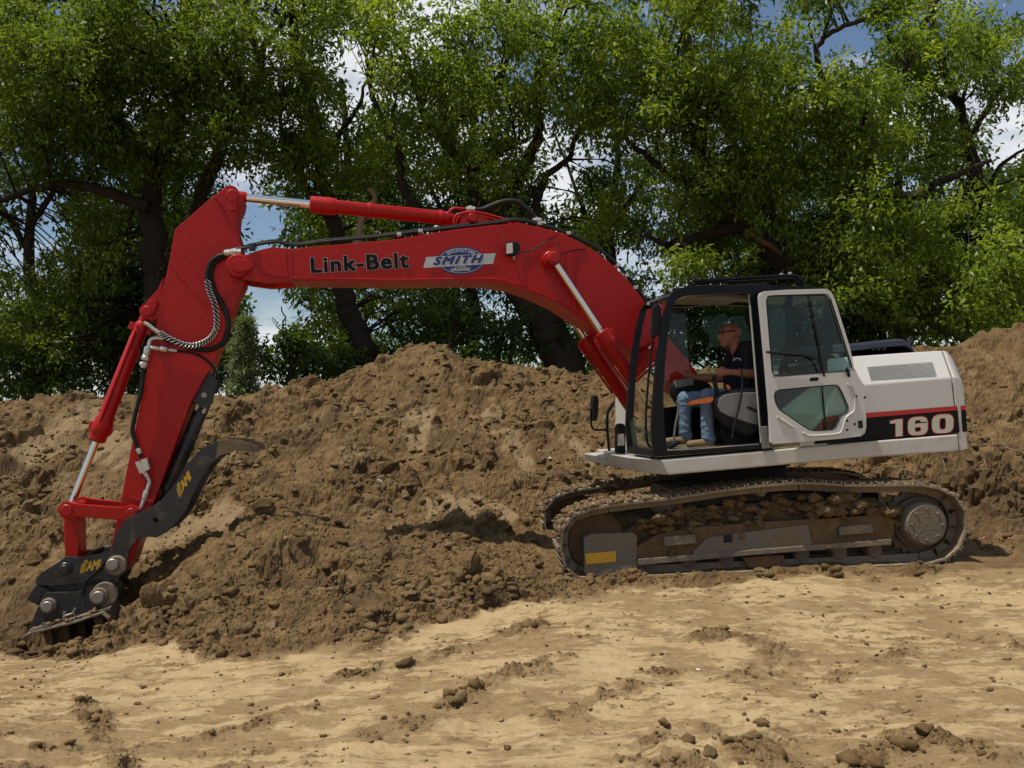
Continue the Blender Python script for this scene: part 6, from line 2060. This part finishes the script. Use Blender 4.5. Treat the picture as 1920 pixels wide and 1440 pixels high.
nl += make_tree('sapling', 'thin dark-leaved sapling standing against the sky right of the conifer', [([(548, 720), (545, 660), (536, 610), (528, 575)], 19, .035, .012), ([(544, 650), (560, 610), (566, 590)], 19, .02, .008), ([(540, 630), (518, 605), (512, 595)], 19, .02, .008)],
                [(530, 590, 18, 22, 19), (552, 625, 22, 24, 19), (516, 620, 18, 18, 19), (538, 655, 28, 24, 19)], leaf='leaf_dark', group='saplings beside the arm', cat='sapling', seed=70, th=.5, dens=2.2, spray_r=.2, L=.14, W=.075, per=10)
nl += make_tree('sapling', 'thin dark-leaved sapling pressed against the right edge of the raised arm', [([(428, 720), (432, 660), (440, 600), (446, 570)], 19.4, .035, .012)],
                [(446, 580, 14, 24, 19.4), (440, 620, 16, 24, 19.4), (430, 650, 18, 24, 19.4)], leaf='leaf_dark', group='saplings beside the arm', cat='sapling', seed=71, th=.5, dens=2.0, spray_r=.2, L=.14, W=.075, per=10)
print('leaves', nl)

# ------------------------------------------------------------------ the operator
M['skin'] = surf('sunburnt_skin', (0.30, 0.125, 0.080), 0.55, col2=(0.24, 0.09, 0.055), nscale=18, spec=0.4)
M['shirt'] = surf('navy_cotton', (0.010, 0.012, 0.024), 0.9, col2=(0.007, 0.008, 0.016), nscale=12, bump=0.2, bscale=60, spec=0.2)
M['jeans'] = surf('washed_denim', (0.095, 0.145, 0.24), 0.9, col2=(0.18, 0.235, 0.31), nscale=7, bump=0.3, bscale=90, spec=0.2)
M['shoe'] = surf('tan_work_boot', (0.26, 0.17, 0.09), 0.8, col2=(0.18, 0.11, 0.055), nscale=14, dust=0.3)
M['shades'] = surf('black_sunglasses', (0.008, 0.008, 0.009), 0.15)
M['print'] = surf('white_shirt_print', (0.7, 0.7, 0.7), 0.8)


def pp(x, y, dv=0.0): return on(x, y, SV + dv) if False else (on(x, y, SV) + HF.V * dv)


def capsule_geo(a, ra, b, rb, seg=16):
    d = (b - a)
    L = max(d.length, 1e-4)
    d = d / L
    prof = [(-ra * math.cos(q), ra * math.sin(q)) for q in (0.12, .45, .85, 1.2, math.pi / 2)] + [(L + rb * math.sin(q), rb * math.cos(q)) for q in (0, .37, .72, 1.12, 1.45)]
    return lathe_geo(a, a + d, prof, seg)


def ball_geo(c, r, sq=(1, 1, 1)):
    """ellipsoid with radii along U, V, up"""
    vs, f = ICO3
    return [c + HF.U * (v[0] * r * sq[0]) + HF.V * (v[1] * r * sq[1]) + Vector((0, 0, v[2] * r * sq[2])) for v in vs], [list(map(int, q)) for q in f]


def blend(name, parts, vox, m, parent, smooth=6, folds=0.0):
    vs, fs = join_geo(parts)
    base = origin_of(parent)
    me = bpy.data.meshes.new('tmp')
    me.from_pydata([tuple(v - base) for v in vs], [], fs)
    ob = bpy.data.objects.new('tmp', me)
    COL.objects.link(ob)
    r = ob.modifiers.new('r', 'REMESH'); r.mode = 'VOXEL'; r.voxel_size = vox; r.use_smooth_shade = True
    s = ob.modifiers.new('s', 'SMOOTH'); s.factor = .5; s.iterations = smooth
    bpy.context.view_layer.update()
    dg = bpy.context.evaluated_depsgraph_get()
    nm = bpy.data.meshes.new_from_object(ob.evaluated_get(dg))
    bpy.data.objects.remove(ob)
    nm.name = name
    if folds:
        n_ = len(nm.vertices)
        co, no = np.empty(n_ * 3, np.float32), np.empty(n_ * 3, np.float32)
        nm.vertices.foreach_get('co', co); nm.vertices.foreach_get('normal', no)
        co, no = co.reshape(-1, 3), no.reshape(-1, 3)
        w_ = np.abs(fbm(co[:, 0] * 6 + co[:, 2] * 9, co[:, 1] * 6 + co[:, 2] * 16, 3, 9))
        co = co + no * (folds * (w_ - .3))[:, None]
        nm.vertices.foreach_set('co', co.astype(np.float32).ravel())
        nm.update()
    nm.materials.clear()
    nm.materials.append(m)
    nm.polygons.foreach_set('use_smooth', [True] * len(nm.polygons))
    o = bpy.data.objects.new(name, nm)
    o.parent = parent
    COL.objects.link(o)
    return o


PR = empty('person', pp(1375, 770))
tag(PR, 'bald operator in sunglasses, navy T-shirt and jeans seated in the excavator cab', 'person')
hd = pp(1369, 625)
up = Vector((0, 0, 1))
body_parts = [ball_geo(hd, .104, (1.02, .76, 1.0)), ball_geo(hd + HF.U * .035 - up * .05, .082, (.95, .80, 1.0)), ball_geo(hd + HF.U * .050 - up * .105, .048, (1.05, 1.05, .85)),
              ball_geo(hd - HF.U * .035 + up * .01, .090, (.9, .85, 1.0)), capsule_geo(hd + HF.U * .103 + up * .004, .010, hd + HF.U * .122 - up * .040, .017, 10), ball_geo(hd + HF.U * .095 + up * .025, .022, (.7, 2.2, .6)),
              ball_geo(hd + HF.U * .098 - up * .082, .017, (.8, 1.6, .6)), ball_geo(hd + HF.U * .096 - up * .066, .014, (.8, 1.7, .6)), capsule_geo(hd - HF.U * .02 - up * .06, .062, pp(1384, 664), .064)]
for s in (-1, 1):
    body_parts.append(ball_geo(hd + HF.V * (.080 * s) - HF.U * .012 - up * .012, .033, (.7, .35, 1.0)))
ARM = {1: [(1398, 672, .20), (1409, 704, .25), (1352, 700, .29), (1341, 700, .295)], -1: [(1386, 668, -.20), (1372, 708, -.25), (1326, 706, -.285), (1314, 703, -.29)]}
for s, A in ARM.items():
    P_ = [pp(x, y, v) for x, y, v in A]
    body_parts += [capsule_geo(P_[0], .052, P_[1], .047), capsule_geo(P_[1], .048, P_[1].lerp(P_[2], .35), .050), capsule_geo(P_[1].lerp(P_[2], .35), .050, P_[2], .031)]
    palm = P_[3]
    fwd = (P_[3] - P_[2]).normalized()
    body_parts.append(capsule_geo(P_[2], .031, palm + fwd * .035, .034))
    for k in range(4):      # fingers wrapped round the joystick
        c0 = palm + fwd * .055 + up * (.032 - .020 * k)
        c1 = c0 + fwd * .030 - HF.V * (.012 * s)
        c2 = c1 - HF.V * (.034 * s) - fwd * (.006 + .002 * k)
        body_parts += [capsule_geo(palm + up * (.026 - .017 * k), .012, c0, .0105, 8), capsule_geo(c0, .0105, c1, .0095, 8), capsule_geo(c1, .0095, c2, .0085, 8)]
    t0 = palm - HF.V * (.012 * s) + up * .028
    body_parts += [capsule_geo(t0, .013, t0 + fwd * .030 + up * .022 - HF.V * (.012 * s), .011, 8), capsule_geo(t0 + fwd * .030 + up * .022 - HF.V * (.012 * s), .011, t0 + fwd * .055 + up * .020 - HF.V * (.02 * s), .009, 8)]
LEG = {1: [(1392, 752, .10), (1318, 742, .13), (1318, 818, .13)], -1: [(1392, 752, -.10), (1291, 748, -.13), (1292, 814, -.13)]}
for s, A in LEG.items():
    P_ = [pp(x, y, v) for x, y, v in A]
    body_parts += [capsule_geo(P_[0], .07, P_[1], .055), capsule_geo(P_[1], .05, P_[2], .040)]
body_parts += [capsule_geo(pp(1394, 745), .11, pp(1390, 690), .11), capsule_geo(pp(1390, 690), .11, pp(1386, 665), .06)]
blend('body', body_parts, .0085, M['skin'], PR, 4)
shirt_parts = []
for s in (-.075, .075):
    shirt_parts += [capsule_geo(pp(1392, 750, s), .140, pp(1388, 715, s * 1.1), .145), capsule_geo(pp(1388, 715, s * 1.1), .145, pp(1387, 688, s * 1.3), .128), capsule_geo(pp(1387, 688, s * 1.3), .125, pp(1387, 670, s * .9), .088)]
for s, A in ARM.items():
    P_ = [pp(x, y, v) for x, y, v in A]
    e = P_[0].lerp(P_[1], .72)
    shirt_parts += [capsule_geo(pp(1388, 670, .08 * s), .084, P_[0], .072), capsule_geo(P_[0], .068, e, .064)]
shirt_parts.append(capsule_geo(pp(1386, 663, -.03), .078, pp(1386, 663, .03), .078))
shirt = blend('t_shirt', shirt_parts, .011, M['shirt'], PR, 6, folds=.012)
jean_parts = [capsule_geo(pp(1392, 752, -.09), .125, pp(1392, 752, .09), .125)]
for s, A in LEG.items():
    P_ = [pp(x, y, v) for x, y, v in A]
    jean_parts += [capsule_geo(P_[0], .098, P_[1].lerp(P_[0], .06), .078), capsule_geo(P_[1], .077, P_[1].lerp(P_[2], .45), .068), capsule_geo(P_[1].lerp(P_[2], .45), .066, P_[2], .064), capsule_geo(P_[2] - HF.U * .012, .062, P_[2] - up * .02 - HF.U * .02, .066)]
blend('jeans', jean_parts, .010, M['jeans'], PR, 5, folds=.014)
for s, A in LEG.items():
    a = pp(*A[2])
    heel, toe = a - up * .062 - HF.U * .03, a - up * .075 + HF.U * .15
    blend('shoe', [capsule_geo(heel, .046, toe, .042), capsule_geo(a - up * .01, .05, heel + up * .01, .05), ball_geo(toe + HF.U * .02, .046, (1.1, 1.05, .85))], .009, M['shoe'], PR, 4)
gp_ = []
for s in (-1, 1):
    gp_.append(ball_geo(hd + HF.U * .100 + HF.V * (.034 * s) + up * .006, .030, (.35, 1.05, .72)))
    gp_.append(capsule_geo(hd + HF.U * .088 + HF.V * (.068 * s) + up * .012, .0075, hd - HF.U * .012 + HF.V * (.082 * s) + up * .020, .0065, 8))
vs, fs = join_geo(gp_)
mk('sunglasses', vs, fs, M['shades'], PR, smooth=60, recalc=False)
# small white print on the chest
from mathutils.bvhtree import BVHTree
bv = BVHTree.FromPolygons([v.co[:] for v in shirt.data.vertices], [list(p.vertices) for p in shirt.data.polygons])
cpt = pp(1372, 676, .5) - PR.location
vs, n = [], 12
for k in range(n + 1):
    q = math.pi * k / n
    o_ = cpt + HF.U * (.026 * math.cos(q)) + up * (.030 * math.sin(q) - .012)
    h_ = bv.ray_cast(o_, -HF.V)
    if h_[0] is not None: vs.append(h_[0] + h_[1] * .004 + PR.location)
if len(vs) > 3: mk('shirt_print', vs, [list(range(len(vs)))], M['print'], PR, smooth=0, recalc=False)
